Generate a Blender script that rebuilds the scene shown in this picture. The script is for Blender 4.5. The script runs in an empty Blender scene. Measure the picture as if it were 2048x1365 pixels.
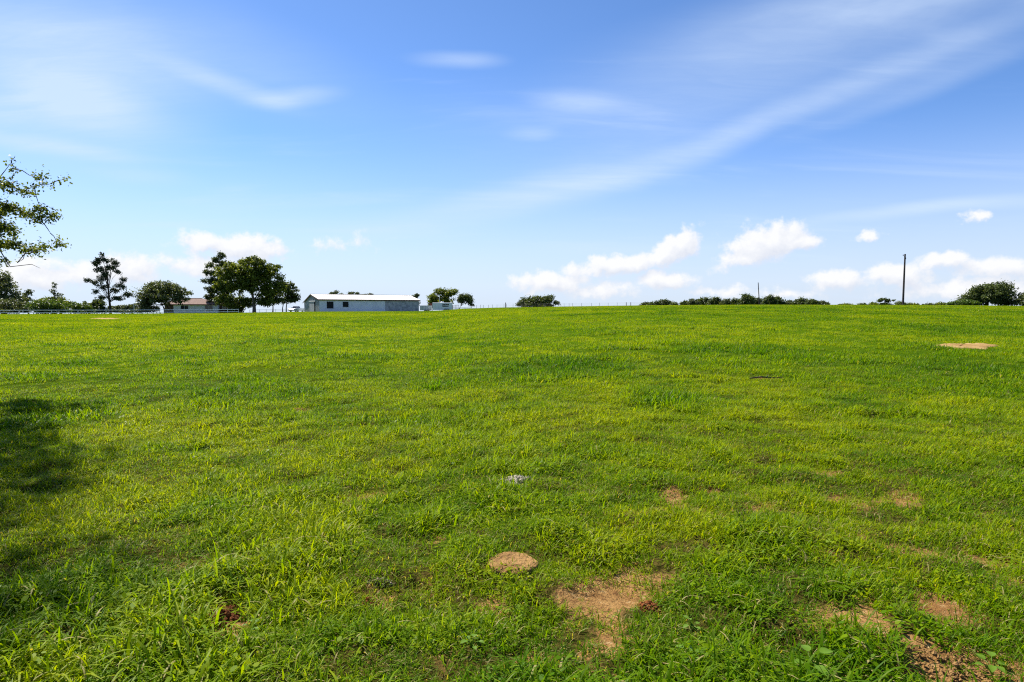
import bpy, math, random
import numpy as np
from mathutils import Vector, Matrix

R_ = math.radians
random.seed(7)
scene = bpy.context.scene
COL = scene.collection

# ------------------------------------------------------------------ camera
W_PX, H_PX, F_PX = 2048.0, 1365.0, 1250.0     # photograph size, focal length in its pixels
PITCH = R_(3.0)
EYE = 1.60
cam_d = bpy.data.cameras.new('camera')
cam_d.sensor_width = 36.0
cam_d.lens = 36.0 * F_PX / W_PX
cam_d.clip_start = 0.05
cam_d.clip_end = 9000.0
cam = bpy.data.objects.new('camera', cam_d)
COL.objects.link(cam)
cam.location = (0, 0, EYE)
cam.rotation_euler = (R_(90) - PITCH, 0, 0)
scene.camera = cam

SUN_AZ, SUN_EL = R_(-46.0), R_(50.0)           # azimuth from +Y, towards +X
EXPOSURE = 1.0
SUN_STRENGTH = 5.0
SKY_STRENGTH = 0.092

def px_ray(px, py):
    """direction through a pixel of the photograph"""
    u = (px - W_PX / 2) / F_PX
    v = (H_PX / 2 - py) / F_PX
    c, s = math.cos(PITCH), math.sin(PITCH)
    return np.array([u, c + v * s, v * c - s])

def px_angles(px, py):
    d = px_ray(px, py)
    d = d / np.linalg.norm(d)
    return math.degrees(math.atan2(d[0], d[1])), math.degrees(math.asin(d[2]))

# ------------------------------------------------------------------ world
world = bpy.data.worlds.new('World')
scene.world = world
world.use_nodes = True
wt = world.node_tree
wt.nodes.clear()

def N(tree, kind, **kw):
    n = tree.nodes.new(kind)
    for k, v in kw.items():
        setattr(n, k, v)
    return n

def setin(tree, node, idx, val):
    s = node.inputs[idx]
    if isinstance(val, bpy.types.NodeSocket):
        tree.links.new(val, s)
    else:
        s.default_value = val

def M(tree, op, a, b=None, c=None, clamp=False):
    n = N(tree, 'ShaderNodeMath', operation=op)
    n.use_clamp = clamp
    setin(tree, n, 0, a)
    if b is not None: setin(tree, n, 1, b)
    if c is not None: setin(tree, n, 2, c)
    return n.outputs[0]

def VM(tree, op, a, b=None, scale=None):
    n = N(tree, 'ShaderNodeVectorMath', operation=op)
    setin(tree, n, 0, a)
    if b is not None: setin(tree, n, 1, b)
    if scale is not None: setin(tree, n, 'Scale', scale)
    return n.outputs[1] if op in ('LENGTH', 'DOT_PRODUCT', 'DISTANCE') else n.outputs[0]

def ramp01(tree, val, a, b, to0=0.0, to1=1.0, smooth=True):
    n = N(tree, 'ShaderNodeMapRange')
    if smooth: n.interpolation_type = 'SMOOTHSTEP'
    n.clamp = True
    setin(tree, n, 0, val); setin(tree, n, 1, a); setin(tree, n, 2, b)
    setin(tree, n, 3, to0); setin(tree, n, 4, to1)
    return n.outputs[0]

def noise(tree, vec, scale, detail=4.0, rough=0.55, distortion=0.0, color=False):
    n = N(tree, 'ShaderNodeTexNoise')
    if vec is not None: tree.links.new(vec, n.inputs['Vector'])
    n.inputs['Scale'].default_value = scale
    n.inputs['Detail'].default_value = detail
    n.inputs['Roughness'].default_value = rough
    n.inputs['Distortion'].default_value = distortion
    return n.outputs['Color'] if color else n.outputs['Fac']

def mixrgb(tree, fac, a, b, blend='MIX'):
    n = N(tree, 'ShaderNodeMix', data_type='RGBA', blend_type=blend)
    n.clamp_factor = True
    setin(tree, n, 0, fac)
    setin(tree, n, 6, a if isinstance(a, bpy.types.NodeSocket) else tuple(a) + (1.0,) * (4 - len(a)))
    setin(tree, n, 7, b if isinstance(b, bpy.types.NodeSocket) else tuple(b) + (1.0,) * (4 - len(b)))
    return n.outputs[2]

tc = N(wt, 'ShaderNodeTexCoord')
dirv = VM(wt, 'NORMALIZE', tc.outputs['Generated'])
sx = N(wt, 'ShaderNodeSeparateXYZ'); wt.links.new(dirv, sx.inputs[0])
zc = M(wt, 'MAXIMUM', sx.outputs[2], 0.035)
cx = N(wt, 'ShaderNodeCombineXYZ')
wt.links.new(sx.outputs[0], cx.inputs[0]); wt.links.new(sx.outputs[1], cx.inputs[1]); wt.links.new(zc, cx.inputs[2])
skyt = N(wt, 'ShaderNodeTexSky', sky_type='NISHITA')
skyt.sun_disc = False
skyt.sun_elevation = SUN_EL
skyt.sun_rotation = SUN_AZ
skyt.altitude = 100.0
skyt.air_density = 0.6
skyt.dust_density = 0.1
skyt.ozone_density = 6.0
wt.links.new(cx.outputs[0], skyt.inputs[0])

az = M(wt, 'MULTIPLY', M(wt, 'ARCTAN2', sx.outputs[0], sx.outputs[1]), 57.29578)
el = M(wt, 'MULTIPLY', M(wt, 'ARCSINE', sx.outputs[2]), 57.29578)
ae = N(wt, 'ShaderNodeCombineXYZ')
wt.links.new(az, ae.inputs[0]); wt.links.new(el, ae.inputs[1])
ae = ae.outputs[0]

def blob(vec, px, py, rx, ry, rot):
    a0, e0 = px_angles(px, py)
    a1, _ = px_angles(px + rx, py); a2, _ = px_angles(px - rx, py)
    _, e1 = px_angles(px, py - ry); _, e2 = px_angles(px, py + ry)
    mp = N(wt, 'ShaderNodeMapping', vector_type='TEXTURE')
    wt.links.new(vec, mp.inputs[0])
    mp.inputs['Location'].default_value = (a0, e0, 0)
    mp.inputs['Rotation'].default_value = (0, 0, R_(rot))
    mp.inputs['Scale'].default_value = ((a1 - a2) / 2, (e1 - e2) / 2, 1)
    return VM(wt, 'LENGTH', mp.outputs[0])

# thin high cloud: streaks, drawn out along the wind
pz = M(wt, 'ADD', M(wt, 'MAXIMUM', sx.outputs[2], 0.0), 0.12)
plane = VM(wt, 'DIVIDE', dirv, None)
pn = plane.node
cz = N(wt, 'ShaderNodeCombineXYZ')
for i in range(3): wt.links.new(pz, cz.inputs[i])
wt.links.new(cz.outputs[0], pn.inputs[1])
mpn = N(wt, 'ShaderNodeMapping')
wt.links.new(plane, mpn.inputs[0])
mpn.inputs['Rotation'].default_value = (0, 0, R_(35))
mpn.inputs['Scale'].default_value = (0.55, 1.9, 0.0)
streak = noise(wt, mpn.outputs[0], 1.3, 6.0, 0.55, 0.5)
mpf = N(wt, 'ShaderNodeMapping'); wt.links.new(plane, mpf.inputs[0]); mpf.inputs['Rotation'].default_value = (0, 0, R_(35)); mpf.inputs['Scale'].default_value = (0.8, 3.0, 0.0)
streak_f = noise(wt, mpf.outputs[0], 5.0, 9.0, 0.68, 0.9)
wob = VM(wt, 'SCALE', VM(wt, 'SUBTRACT', noise(wt, dirv, 3.0, 3.0, 0.5, color=True), (0.5, 0.5, 0.5)), scale=5.5)
ae_w = VM(wt, 'ADD', ae, VM(wt, 'MULTIPLY', wob, (1.0, 0.35, 0.0)))
CIRRUS = [  # px, py, rx, ry, rot, strength
    (1500, 262, 800, 40, 16.0, 0.36), (1480, 170, 820, 150, 13, 0.30), (1850, 172, 360, 34, 17.0, 0.22),
    (960, 410, 360, 42, 13, 0.38), (1860, 416, 330, 18, 4, 0.62), (1560, 50, 520, 100, 6, 0.24), (1180, 350, 340, 60, 12, 0.22),
    (600, 198, 120, 26, 10, 0.52), (470, 172, 200, 30, -12, 0.34), (420, 110, 420, 130, -8, 0.26),
    (120, 190, 420, 190, 0, 0.62), (200, 212, 200, 70, -8, 0.30), (70, 288, 330, 24, -2, 0.40), (90, 70, 420, 130, 0, 0.30),
    (920, 123, 110, 22, 0, 0.40), (1150, 208, 120, 30, -6, 0.36), (1055, 270, 70, 20, 0, 0.28),
    (300, 355, 140, 24, 0, 0.24), (1250, 495, 300, 18, 0, 0.25), (1000, 250, 500, 110, 6, 0.10)]
cir = None
for (px, py, rx, ry, rot, st) in CIRRUS:
    d = blob(ae_w, px, py, rx, ry, rot)
    v = ramp01(wt, d, 1.15, 0.0, 0.0, st)
    cir = v if cir is None else M(wt, 'ADD', cir, v)
cir = M(wt, 'MULTIPLY', cir, ramp01(wt, M(wt, 'ADD', M(wt, 'MULTIPLY', streak, 0.6), M(wt, 'MULTIPLY', streak_f, 0.4)), 0.25, 0.72, 0.66, 1.10))
cir = M(wt, 'ADD', cir, ramp01(wt, streak, 0.50, 0.80, 0.0, 0.30))
# clear of the view the same streaky sky simply goes on
cir = M(wt, 'MINIMUM', cir, 0.80)

# heaped cloud low over the horizon
CUMULUS = [
    (65, 552, 110, 30, 0, 0.95), (150, 548, 80, 28, 0, 0.85), (255, 540, 85, 34, 0, 0.9), (405, 485, 66, 24, 0, 0.85),
    (485, 497, 84, 34, 0, 1.05), (540, 503, 46, 22, 0, 0.85), (420, 530, 110, 26, 0, 0.8),
    (1366, 488, 50, 32, 25, 1.1), (1325, 512, 84, 24, 18, 1.05), (1235, 530, 140, 24, 10, 1.0), (1100, 565, 92, 24, 0, 1.0),
    (1320, 560, 70, 20, 0, 0.95), (1532, 486, 86, 42, 8, 1.15), (1592, 488, 52, 20, 0, 0.95), (1490, 516, 90, 20, 10, 0.9),
    (1680, 562, 80, 24, 0, 0.95), (1800, 552, 90, 28, 0, 0.95), (1735, 472, 34, 11, 0, 0.62), (1947, 433, 26, 13, 0, 0.66),
    (1888, 527, 60, 22, 0, 0.9), (1990, 537, 110, 26, 0, 0.8), (1940, 582, 200, 28, 0, 0.8), (1200, 580, 120, 18, 0, 0.6),
    (1440, 585, 90, 14, 0, 0.5), (690, 490, 80, 20, 8, 0.30), (1560, 590, 110, 14, 0, 0.5)]
mp_s = 1.0 / 57.29578
def cum_field(vec):
    """density of the heaped cloud at a direction given as azimuth and elevation in degrees"""
    q = VM(wt, 'SCALE', vec, scale=mp_s)
    wob2 = VM(wt, 'SCALE', VM(wt, 'SUBTRACT', noise(wt, q, 24.0, 4.0, 0.6, color=True), (0.5, 0.5, 0.5)), scale=3.6)
    v2 = VM(wt, 'ADD', vec, VM(wt, 'MULTIPLY', wob2, (1.0, 0.6, 0.0)))
    c = None
    for (px, py, rx, ry, rot, st) in CUMULUS:
        d = blob(v2, px, py, rx, ry, rot)
        v = M(wt, 'MULTIPLY', M(wt, 'SUBTRACT', 1.2, d), st)
        c = v if c is None else M(wt, 'MAXIMUM', c, v)
    # the same kind of cloud all round the horizon, from noise
    sp = N(wt, 'ShaderNodeSeparateXYZ'); wt.links.new(vec, sp.inputs[0])
    low = M(wt, 'MULTIPLY', ramp01(wt, sp.outputs[1], 0.0, 1.5), ramp01(wt, sp.outputs[1], 9.0, 4.0))
    sd = ramp01(wt, M(wt, 'ABSOLUTE', sp.outputs[0]), 42.0, 50.0)
    g = M(wt, 'MULTIPLY', M(wt, 'SUBTRACT', noise(wt, VM(wt, 'MULTIPLY', q, (1, 2.2, 1)), 6.0, 5.0, 0.55), 0.52), M(wt, 'MULTIPLY', low, M(wt, 'MULTIPLY', sd, 11.0)))
    c = M(wt, 'MAXIMUM', c, M(wt, 'SUBTRACT', g, 0.6))
    b = M(wt, 'MULTIPLY', M(wt, 'SUBTRACT', noise(wt, q, 36.0, 6.0, 0.62), 0.5), 1.5)
    return M(wt, 'ADD', c, b)
cumd = cum_field(ae)
cumu = cum_field(VM(wt, 'ADD', ae, (-0.45, 0.75, 0.0)))           # a little nearer the sun
cumA = ramp01(wt, cumd, 0.04, 0.66, 0.0, 0.97)
cum_tone = M(wt, 'ADD', 0.52, M(wt, 'MULTIPLY', M(wt, 'SUBTRACT', cumd, cumu), 0.85), clamp=True)

hs = N(wt, 'ShaderNodeHueSaturation')
wt.links.new(skyt.outputs[0], hs.inputs['Color'])
hs.inputs['Hue'].default_value = 0.5
hs.inputs['Saturation'].default_value = 1.05
hs.inputs['Value'].default_value = 1.17
CLOUD = 1.0 / SKY_STRENGTH
veil = M(wt, 'MULTIPLY', ramp01(wt, el, 16.0, -1.0), 0.92)          # thin milky cloud thickening towards the horizon
c0 = mixrgb(wt, veil, hs.outputs[0], (0.345 * CLOUD, 0.380 * CLOUD, 0.440 * CLOUD))
c1 = mixrgb(wt, cir, c0, (0.355 * CLOUD, 0.430 * CLOUD, 0.545 * CLOUD))
ccol = mixrgb(wt, cum_tone, (0.385 * CLOUD, 0.405 * CLOUD, 0.455 * CLOUD), (0.500 * CLOUD, 0.502 * CLOUD, 0.510 * CLOUD))
c2 = mixrgb(wt, cumA, c1, ccol)
bg = N(wt, 'ShaderNodeBackground')
wt.links.new(c2, bg.inputs[0]); bg.inputs[1].default_value = SKY_STRENGTH
wo = N(wt, 'ShaderNodeOutputWorld')
wt.links.new(bg.outputs[0], wo.inputs[0])

# ------------------------------------------------------------------ sun and exposure
sun_d = bpy.data.lights.new('sun', 'SUN')
sun_d.energy = SUN_STRENGTH
sun_d.angle = R_(0.53)
sun_d.color = (1.0, 0.955, 0.88)
sun = bpy.data.objects.new('sun', sun_d)
COL.objects.link(sun)
sdir = Vector((math.sin(SUN_AZ) * math.cos(SUN_EL), math.cos(SUN_AZ) * math.cos(SUN_EL), math.sin(SUN_EL)))
sun.rotation_euler = sdir.to_track_quat('Z', 'Y').to_euler()
sun.location = (-30, 40, 60)

vs = scene.view_settings
vs.view_transform = 'Standard'
vs.look = 'None'
vs.exposure = EXPOSURE
vs.gamma = 1.0
vs.use_curve_mapping = False
scene.render.engine = 'CYCLES'
scene.cycles.max_bounces = 5
scene.cycles.diffuse_bounces = 2
scene.cycles.glossy_bounces = 2
scene.cycles.transmission_bounces = 3
scene.cycles.transparent_max_bounces = 8
scene.cycles.use_denoising = False
scene.cycles.pixel_filter_type = 'BLACKMAN_HARRIS'
scene.cycles.filter_width = 1.15

# ------------------------------------------------------------------ numpy noise
def _hash(ix, iy, seed):
    h = (ix.astype(np.int64) * 374761393 + iy.astype(np.int64) * 668265263 + seed * 1442695041) & 0x7fffffff
    h = ((h ^ (h >> 13)) * 1274126177) & 0x7fffffff
    return ((h ^ (h >> 16)) & 0xffff) / 65535.0

def vnoise(x, y, seed=0):
    x = np.asarray(x, float); y = np.asarray(y, float)
    ix = np.floor(x); iy = np.floor(y)
    fx = x - ix; fy = y - iy
    fx = fx * fx * (3 - 2 * fx); fy = fy * fy * (3 - 2 * fy)
    a = _hash(ix, iy, seed); b = _hash(ix + 1, iy, seed)
    c = _hash(ix, iy + 1, seed); d = _hash(ix + 1, iy + 1, seed)
    return (a * (1 - fx) + b * fx) * (1 - fy) + (c * (1 - fx) + d * fx) * fy

def fbm(x, y, seed=0, octv=4, gain=0.5):
    s = 0; a = 1.0; t = 0
    for o in range(octv):
        s = s + a * vnoise(x * 2 ** o + 17.3 * o, y * 2 ** o - 9.1 * o, seed + o)
        t += a; a *= gain
    return s / t

def sstep(a, b, x):
    t = np.clip((np.asarray(x, float) - a) / (b - a), 0, 1)
    return t * t * (3 - 2 * t)

# ------------------------------------------------------------------ terrain
SKYLINE = [(-300, 630), (0, 629.5), (260, 628.5), (460, 627), (600, 624.5), (840, 623.5), (890, 622), (930, 618.5), (1000, 616.5),
           (1100, 614.8), (1300, 612), (1500, 610.8), (1800, 611.3), (2048, 613.5), (2400, 616)]
RC = 150.0
def prof(r):
    t = np.minimum(r / RC, 1.0)
    up = 1.5 * t - 0.5 * t ** 3
    dr = np.maximum(r - RC, 0.0)
    lim = 60.0
    down = np.where(dr < lim, 0.0001 * dr * dr, 0.0001 * lim * lim + 0.012 * (dr - lim))
    return up, down
_az, _zc = [], []
_rr = np.linspace(20, 600, 400)
_u, _d = prof(_rr)
for (px, py) in SKYLINE:
    d = px_ray(px, py); tgt = d[2] / math.hypot(d[0], d[1])
    lo, hi = -6.0, 8.0
    for _ in range(50):
        m = (lo + hi) / 2
        if np.max((m * _u - _d - EYE) / _rr) > tgt: hi = m
        else: lo = m
    _az.append(math.atan2(d[0], d[1])); _zc.append((lo + hi) / 2)
_az = [-math.pi, -1.6] + _az + [1.6, math.pi]
_zc = [1.0, 0.4] + _zc + [1.6, 1.0]

def terrain_base(x, y):
    x = np.asarray(x, float); y = np.asarray(y, float)
    r = np.hypot(x, y)
    z = np.interp(np.arctan2(x, y), _az, _zc)
    u, d = prof(r)
    return z * u - d

def ray_ground(px, py):
    """where the sight line of a pixel meets the field"""
    d = px_ray(px, py)
    t = np.concatenate([np.linspace(0.5, 40, 1600), np.linspace(40, 260, 1200)])
    g = EYE + d[2] * t - terrain_base(d[0] * t, d[1] * t)
    i = np.argmax(g < 0)
    return float(d[0] * t[i]), float(d[1] * t[i])

# bare soil: (px, py, half width px, half height px, how bare)
SOIL_PX = [(1242, 1150, 62, 34, 1.0), (1178, 1182, 52, 24, 0.95), (1205, 1222, 26, 24, 0.8), (1000, 1195, 34, 18, 0.7), (1010, 1228, 26, 12, 0.6),
           (742, 1200, 24, 18, 0.8), (448, 1224, 56, 40, 1.0), (1352, 985, 34, 20, 0.85), (1408, 966, 32, 7, 0.7),
           (1800, 985, 36, 20, 0.68), (1725, 1232, 66, 22, 0.95), (1745, 1206, 40, 10, 0.6), (1882, 1200, 40, 28, 0.9),
           (1892, 1322, 82, 44, 1.0), (2010, 1118, 40, 14, 0.8), (2020, 1150, 28, 18, 0.8), (2040, 1055, 28, 10, 0.7), (1852, 1030, 30, 9, 0.7),
           (1935, 1042, 24, 8, 0.7), (742, 984, 58, 7, 0.7), (640, 1006, 22, 8, 0.7), (690, 960, 22, 7, 0.6), (1640, 930, 26, 8, 0.7),
           (1540, 935, 20, 6, 0.55), (1172, 1280, 26, 14, 0.8), (1245, 1278, 26, 14, 0.75), (1388, 1286, 20, 14, 0.7), (1090, 1305, 30, 8, 0.5),
           (1870, 1098, 46, 8, 0.7), (1960, 1095, 30, 8, 0.6), (880, 1075, 30, 9, 0.6), (900, 1050, 36, 7, 0.6), (1260, 1050, 26, 8, 0.5),
           (1690, 1345, 40, 10, 0.5), (1160, 1345, 30, 10, 0.5), (1350, 1345, 20, 10, 0.5), (600, 815, 26, 3, 0.5), (425, 860, 40, 4, 0.45), (900, 830, 24, 3, 0.5),
           (1215, 790, 50, 2.5, 0.5), (1530, 758, 26, 2.5, 0.6), (1033, 965, 26, 6, 0.6), (1120, 1240, 20, 8, 0.5), (1590, 1010, 24, 6, 0.5)]
SOIL = []
for (px, py, hw, hh, st) in SOIL_PX:
    hw *= 1.06; hh *= 1.06
    x0, y0 = ray_ground(px, py)
    xa, ya = ray_ground(px, py - hh); xb, yb = ray_ground(px, py + hh)
    dd = math.hypot(x0, y0)
    pull = 0.06 * st * sstep(14, 5, dd); x0 -= x0 / dd * pull; y0 -= y0 / dd * pull      # the turf in front hides part of a patch
    SOIL.append((x0, y0, hw / F_PX * math.hypot(dd, EYE), pull + max(0.06, 0.5 * (math.hypot(xa, ya) - math.hypot(xb, yb))), math.atan2(x0, y0), st))

def soil_mask(x, y):
    x = np.asarray(x, float); y = np.asarray(y, float)
    wx = x + 0.10 * (fbm(x * 4, y * 4, 31, 3) - 0.5) * 2
    wy = y + 0.10 * (fbm(x * 4, y * 4, 47, 3) - 0.5) * 2
    m = np.zeros_like(x)
    rag = fbm(x * 7.5, y * 7.5, 53, 3) - 0.5
    for (x0, y0, a, b, an, st) in SOIL:
        dx = wx - x0; dy = wy - y0
        r = dx * math.sin(an) + dy * math.cos(an); s = dx * math.cos(an) - dy * math.sin(an)
        q = np.sqrt((s / a) ** 2 + (r / b) ** 2)
        m = np.maximum(m, st * sstep(1.2, 0.5, q + 1.0 * rag))
    r = np.hypot(x, y)
    thin = sstep(0.62, 0.76, fbm(x * 2.6 + 5, y * 2.6, 77, 3)) * (0.35 + 0.65 * sstep(0.0, 2.5, x)) * sstep(8.0, 4.0, r) * 0.72
    return np.maximum(m, thin)

def terrain(x, y, soil=None):
    x = np.asarray(x, float); y = np.asarray(y, float)
    r = np.hypot(x, y)
    near = sstep(60, 12, r)
    z = terrain_base(x, y)
    z = z + 0.10 * (fbm(x / 3.2, y / 3.2, 3, 3) - 0.5) * sstep(1.0, 6.0, r) * (0.35 + 0.65 * near)
    z = z + 0.07 * (fbm(x / 0.8, y / 0.8, 9, 3) - 0.5) * near + 0.085 * (fbm(x / 0.28, y / 0.28, 13, 2) - 0.5) * sstep(26, 8, r)
    if soil is None: soil = soil_mask(x, y)
    z = z - soil * 0.035 + soil * near * 0.03 * (fbm(x * 9, y * 9, 19, 3) - 0.5)
    return z

def tz(x, y):
    return float(terrain(np.array([x]), np.array([y]))[0])

# ------------------------------------------------------------------ materials
def new_mat(name):
    m = bpy.data.materials.new(name)
    m.use_nodes = True
    t = m.node_tree
    t.nodes.clear()
    out = N(t, 'ShaderNodeOutputMaterial')
    return m, t, out

def simple_mat(name, col, col2=None, scale=3.0, rough=0.8, metallic=0.0, bump=0.0, bscale=None, spec=0.3, detail=5.0):
    m, t, out = new_mat(name)
    p = N(t, 'ShaderNodeBsdfPrincipled')
    p.inputs['Roughness'].default_value = rough
    p.inputs['Metallic'].default_value = metallic
    p.inputs['Specular IOR Level'].default_value = spec
    c = N(t, 'ShaderNodeTexCoord')
    if col2 is None: col2 = tuple(v * 0.75 for v in col)
    f = noise(t, c.outputs['Object'], scale, detail, 0.6)
    t.links.new(mixrgb(t, ramp01(t, f, 0.35, 0.65), col, col2), p.inputs['Base Color'])
    if bump:
        b = N(t, 'ShaderNodeBump'); b.inputs['Strength'].default_value = bump; b.inputs['Distance'].default_value = 0.02
        t.links.new(noise(t, c.outputs['Object'], bscale or scale * 4, 4.0, 0.6), b.inputs['Height'])
        t.links.new(b.outputs[0], p.inputs['Normal'])
    t.links.new(p.outputs[0], out.inputs[0])
    return m

def leaf_mat(name, dark, light, trans=0.3, rough=0.5, trans_tint=(1.25, 1.15, 0.5)):
    """leaves: lit from one side, glowing a little when lit from the other"""
    m, t, out = new_mat(name)
    at = N(t, 'ShaderNodeAttribute'); at.attribute_name = 'tone'
    col = mixrgb(t, at.outputs['Fac'], dark, light)
    d = N(t, 'ShaderNodeBsdfPrincipled')
    d.inputs['Roughness'].default_value = rough
    d.inputs['Specular IOR Level'].default_value = 0.25
    t.links.new(col, d.inputs['Base Color'])
    tr = N(t, 'ShaderNodeBsdfTranslucent')
    t.links.new(mixrgb(t, 1.0, col, trans_tint, 'MULTIPLY'), tr.inputs[0])
    mx = N(t, 'ShaderNodeMixShader'); mx.inputs[0].default_value = trans
    t.links.new(d.outputs[0], mx.inputs[1]); t.links.new(tr.outputs[0], mx.inputs[2])
    t.links.new(mx.outputs[0], out.inputs[0])
    return m

def grass_mat():
    m, t, out = new_mat('grass_blades')
    bl = N(t, 'ShaderNodeAttribute'); bl.attribute_name = 'tone'              # per blade
    ti = N(t, 'ShaderNodeAttribute'); ti.attribute_name = 'tint'; ti.attribute_type = 'INSTANCER'
    dr = N(t, 'ShaderNodeAttribute'); dr.attribute_name = 'dry'
    f = M(t, 'ADD', M(t, 'MULTIPLY', ti.outputs['Fac'], 0.68), M(t, 'MULTIPLY', bl.outputs['Fac'], 0.42), clamp=True)
    cr = N(t, 'ShaderNodeValToRGB')
    e = cr.color_ramp.elements
    e[0].position = 0.0; e[0].color = (0.022, 0.082, 0.001, 1)
    e[1].position = 1.0; e[1].color = (0.262, 0.305, 0.003, 1)
    a = cr.color_ramp.elements.new(0.35); a.color = (0.070, 0.158, 0.002, 1)
    a = cr.color_ramp.elements.new(0.68); a.color = (0.152, 0.236, 0.002, 1)
    t.links.new(f, cr.inputs[0])
    col = mixrgb(t, dr.outputs['Fac'], cr.outputs[0], (0.36, 0.31, 0.12))
    d = N(t, 'ShaderNodeBsdfPrincipled')
    d.inputs['Roughness'].default_value = 0.45
    d.inputs['Specular IOR Level'].default_value = 0.05
    t.links.new(col, d.inputs['Base Color'])
    tr = N(t, 'ShaderNodeBsdfTranslucent')
    t.links.new(mixrgb(t, 1.0, col, (1.75, 1.62, 0.20), 'MULTIPLY'), tr.inputs[0])
    mx = N(t, 'ShaderNodeMixShader'); mx.inputs[0].default_value = 0.45
    t.links.new(d.outputs[0], mx.inputs[1]); t.links.new(tr.outputs[0], mx.inputs[2])
    t.links.new(mx.outputs[0], out.inputs[0])
    return m

def ground_mat():
    m, t, out = new_mat('pasture_soil')
    g = N(t, 'ShaderNodeNewGeometry')
    so = N(t, 'ShaderNodeAttribute'); so.attribute_name = 'soil'
    pos = g.outputs['Position']
    n1 = noise(t, pos, 3.0, 6.0, 0.6); n2 = noise(t, pos, 28.0, 5.0, 0.65); n3 = noise(t, pos, 0.25, 4.0, 0.55)
    sand = mixrgb(t, ramp01(t, n1, 0.3, 0.7), (0.32, 0.185, 0.068), (0.19, 0.095, 0.032))
    sand = mixrgb(t, ramp01(t, n2, 0.50, 0.66), sand, (0.15, 0.075, 0.030))
    sand = mixrgb(t, ramp01(t, n2, 0.44, 0.30), sand, (0.38, 0.26, 0.125))
    thatch = mixrgb(t, ramp01(t, n2, 0.35, 0.65), (0.020, 0.020, 0.004), (0.085, 0.066, 0.016))  # darkened so the holes between grass clumps look shaded
    thatch = mixrgb(t, ramp01(t, n1, 0.45, 0.75, 0.0, 0.7), thatch, (0.030, 0.066, 0.006))
    fa = N(t, 'ShaderNodeAttribute'); fa.attribute_name = 'far'
    turf = mixrgb(t, ramp01(t, n3, 0.3, 0.7), (0.036, 0.080, 0.003), (0.066, 0.112, 0.004))  # far ground kept dark, painting in shade between the tufts
    thatch = mixrgb(t, fa.outputs['Fac'], thatch, turf)
    edge = M(t, 'ADD', so.outputs['Fac'], M(t, 'MULTIPLY', M(t, 'SUBTRACT', n2, 0.5), 0.7))
    col = mixrgb(t, ramp01(t, edge, 0.08, 0.48), thatch, sand)
    p = N(t, 'ShaderNodeBsdfPrincipled')
    p.inputs['Roughness'].default_value = 1.0
    p.inputs['Specular IOR Level'].default_value = 0.0
    t.links.new(col, p.inputs['Base Color'])
    b = N(t, 'ShaderNodeBump'); b.inputs['Strength'].default_value = 0.9; b.inputs['Distance'].default_value = 0.03
    t.links.new(M(t, 'ADD', n2, M(t, 'MULTIPLY', noise(t, pos, 90.0, 3.0, 0.6), 0.5)), b.inputs['Height'])
    t.links.new(b.outputs[0], p.inputs['Normal'])
    t.links.new(p.outputs[0], out.inputs[0])
    return m

MAT = {}
MAT['grass'] = grass_mat()
MAT['ground'] = ground_mat()
MAT['sand'] = simple_mat('pale_sand', (0.37, 0.240, 0.095), (0.27, 0.165, 0.062), 1.2, 0.95, bump=0.6, bscale=14, spec=0.1)
MAT['red_soil'] = simple_mat('red_brown_soil', (0.22, 0.075, 0.022), (0.11, 0.035, 0.012), 30.0, 0.95, bump=0.8, bscale=60, spec=0.1)
MAT['dung_tan'] = simple_mat('dried_dung', (0.31, 0.180, 0.066), (0.20, 0.110, 0.038), 11.0, 0.95, bump=1.0, bscale=45, spec=0.1)
MAT['dung_grey'] = simple_mat('weathered_dung', (0.48, 0.42, 0.30), (0.14, 0.12, 0.09), 22.0, 0.95, bump=0.9, bscale=50, spec=0.1)
MAT['dung_dark'] = simple_mat('dark_dung', (0.10, 0.065, 0.04), (0.26, 0.20, 0.15), 26.0, 0.9, bump=0.9, bscale=50, spec=0.2)
MAT['bark'] = simple_mat('tree_bark', (0.075, 0.058, 0.042), (0.035, 0.027, 0.020), 3.0, 0.95, bump=0.8, bscale=9, spec=0.1)
MAT['bark_pale'] = simple_mat('pale_bark', (0.20, 0.165, 0.125), (0.09, 0.072, 0.055), 3.0, 0.95, bump=0.8, bscale=9, spec=0.1)
MAT['oak'] = leaf_mat('oak_leaves', (0.042, 0.064, 0.016), (0.115, 0.15, 0.034), 0.36)
MAT['grey_green'] = leaf_mat('grey_green_leaves', (0.056, 0.075, 0.028), (0.14, 0.17, 0.062), 0.34)
MAT['bush'] = leaf_mat('light_green_leaves', (0.05, 0.1, 0.012), (0.13, 0.185, 0.028), 0.38)
MAT['pecan'] = leaf_mat('pecan_leaves', (0.052, 0.088, 0.012), (0.22, 0.255, 0.03), 0.48)
MAT['pine'] = leaf_mat('pine_needles', (0.018, 0.034, 0.014), (0.05, 0.074, 0.024), 0.2)
MAT['near_oak'] = leaf_mat('near_oak_leaves', (0.06, 0.092, 0.014), (0.18, 0.215, 0.04), 0.55)
MAT['weed'] = leaf_mat('weed_leaves', (0.13, 0.235, 0.015), (0.20, 0.30, 0.02), 0.4)
MAT['white_paint'] = simple_mat('white_paint', (0.80, 0.80, 0.80), (0.72, 0.72, 0.73), 2.0, 0.5)
MAT['grey_pipe'] = simple_mat('pale_grey_pipe', (0.58, 0.60, 0.62), (0.42, 0.43, 0.44), 1.5, 0.5)
MAT['barn_white'] = simple_mat('pale_blue_grey_metal_siding', (0.74, 0.75, 0.80), (0.64, 0.66, 0.72), 0.5, 0.5)
MAT['barn_galv'] = simple_mat('weathered_galvanised_siding', (0.24, 0.25, 0.28), (0.42, 0.42, 0.44), 0.9, 0.55, metallic=0.25)
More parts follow.
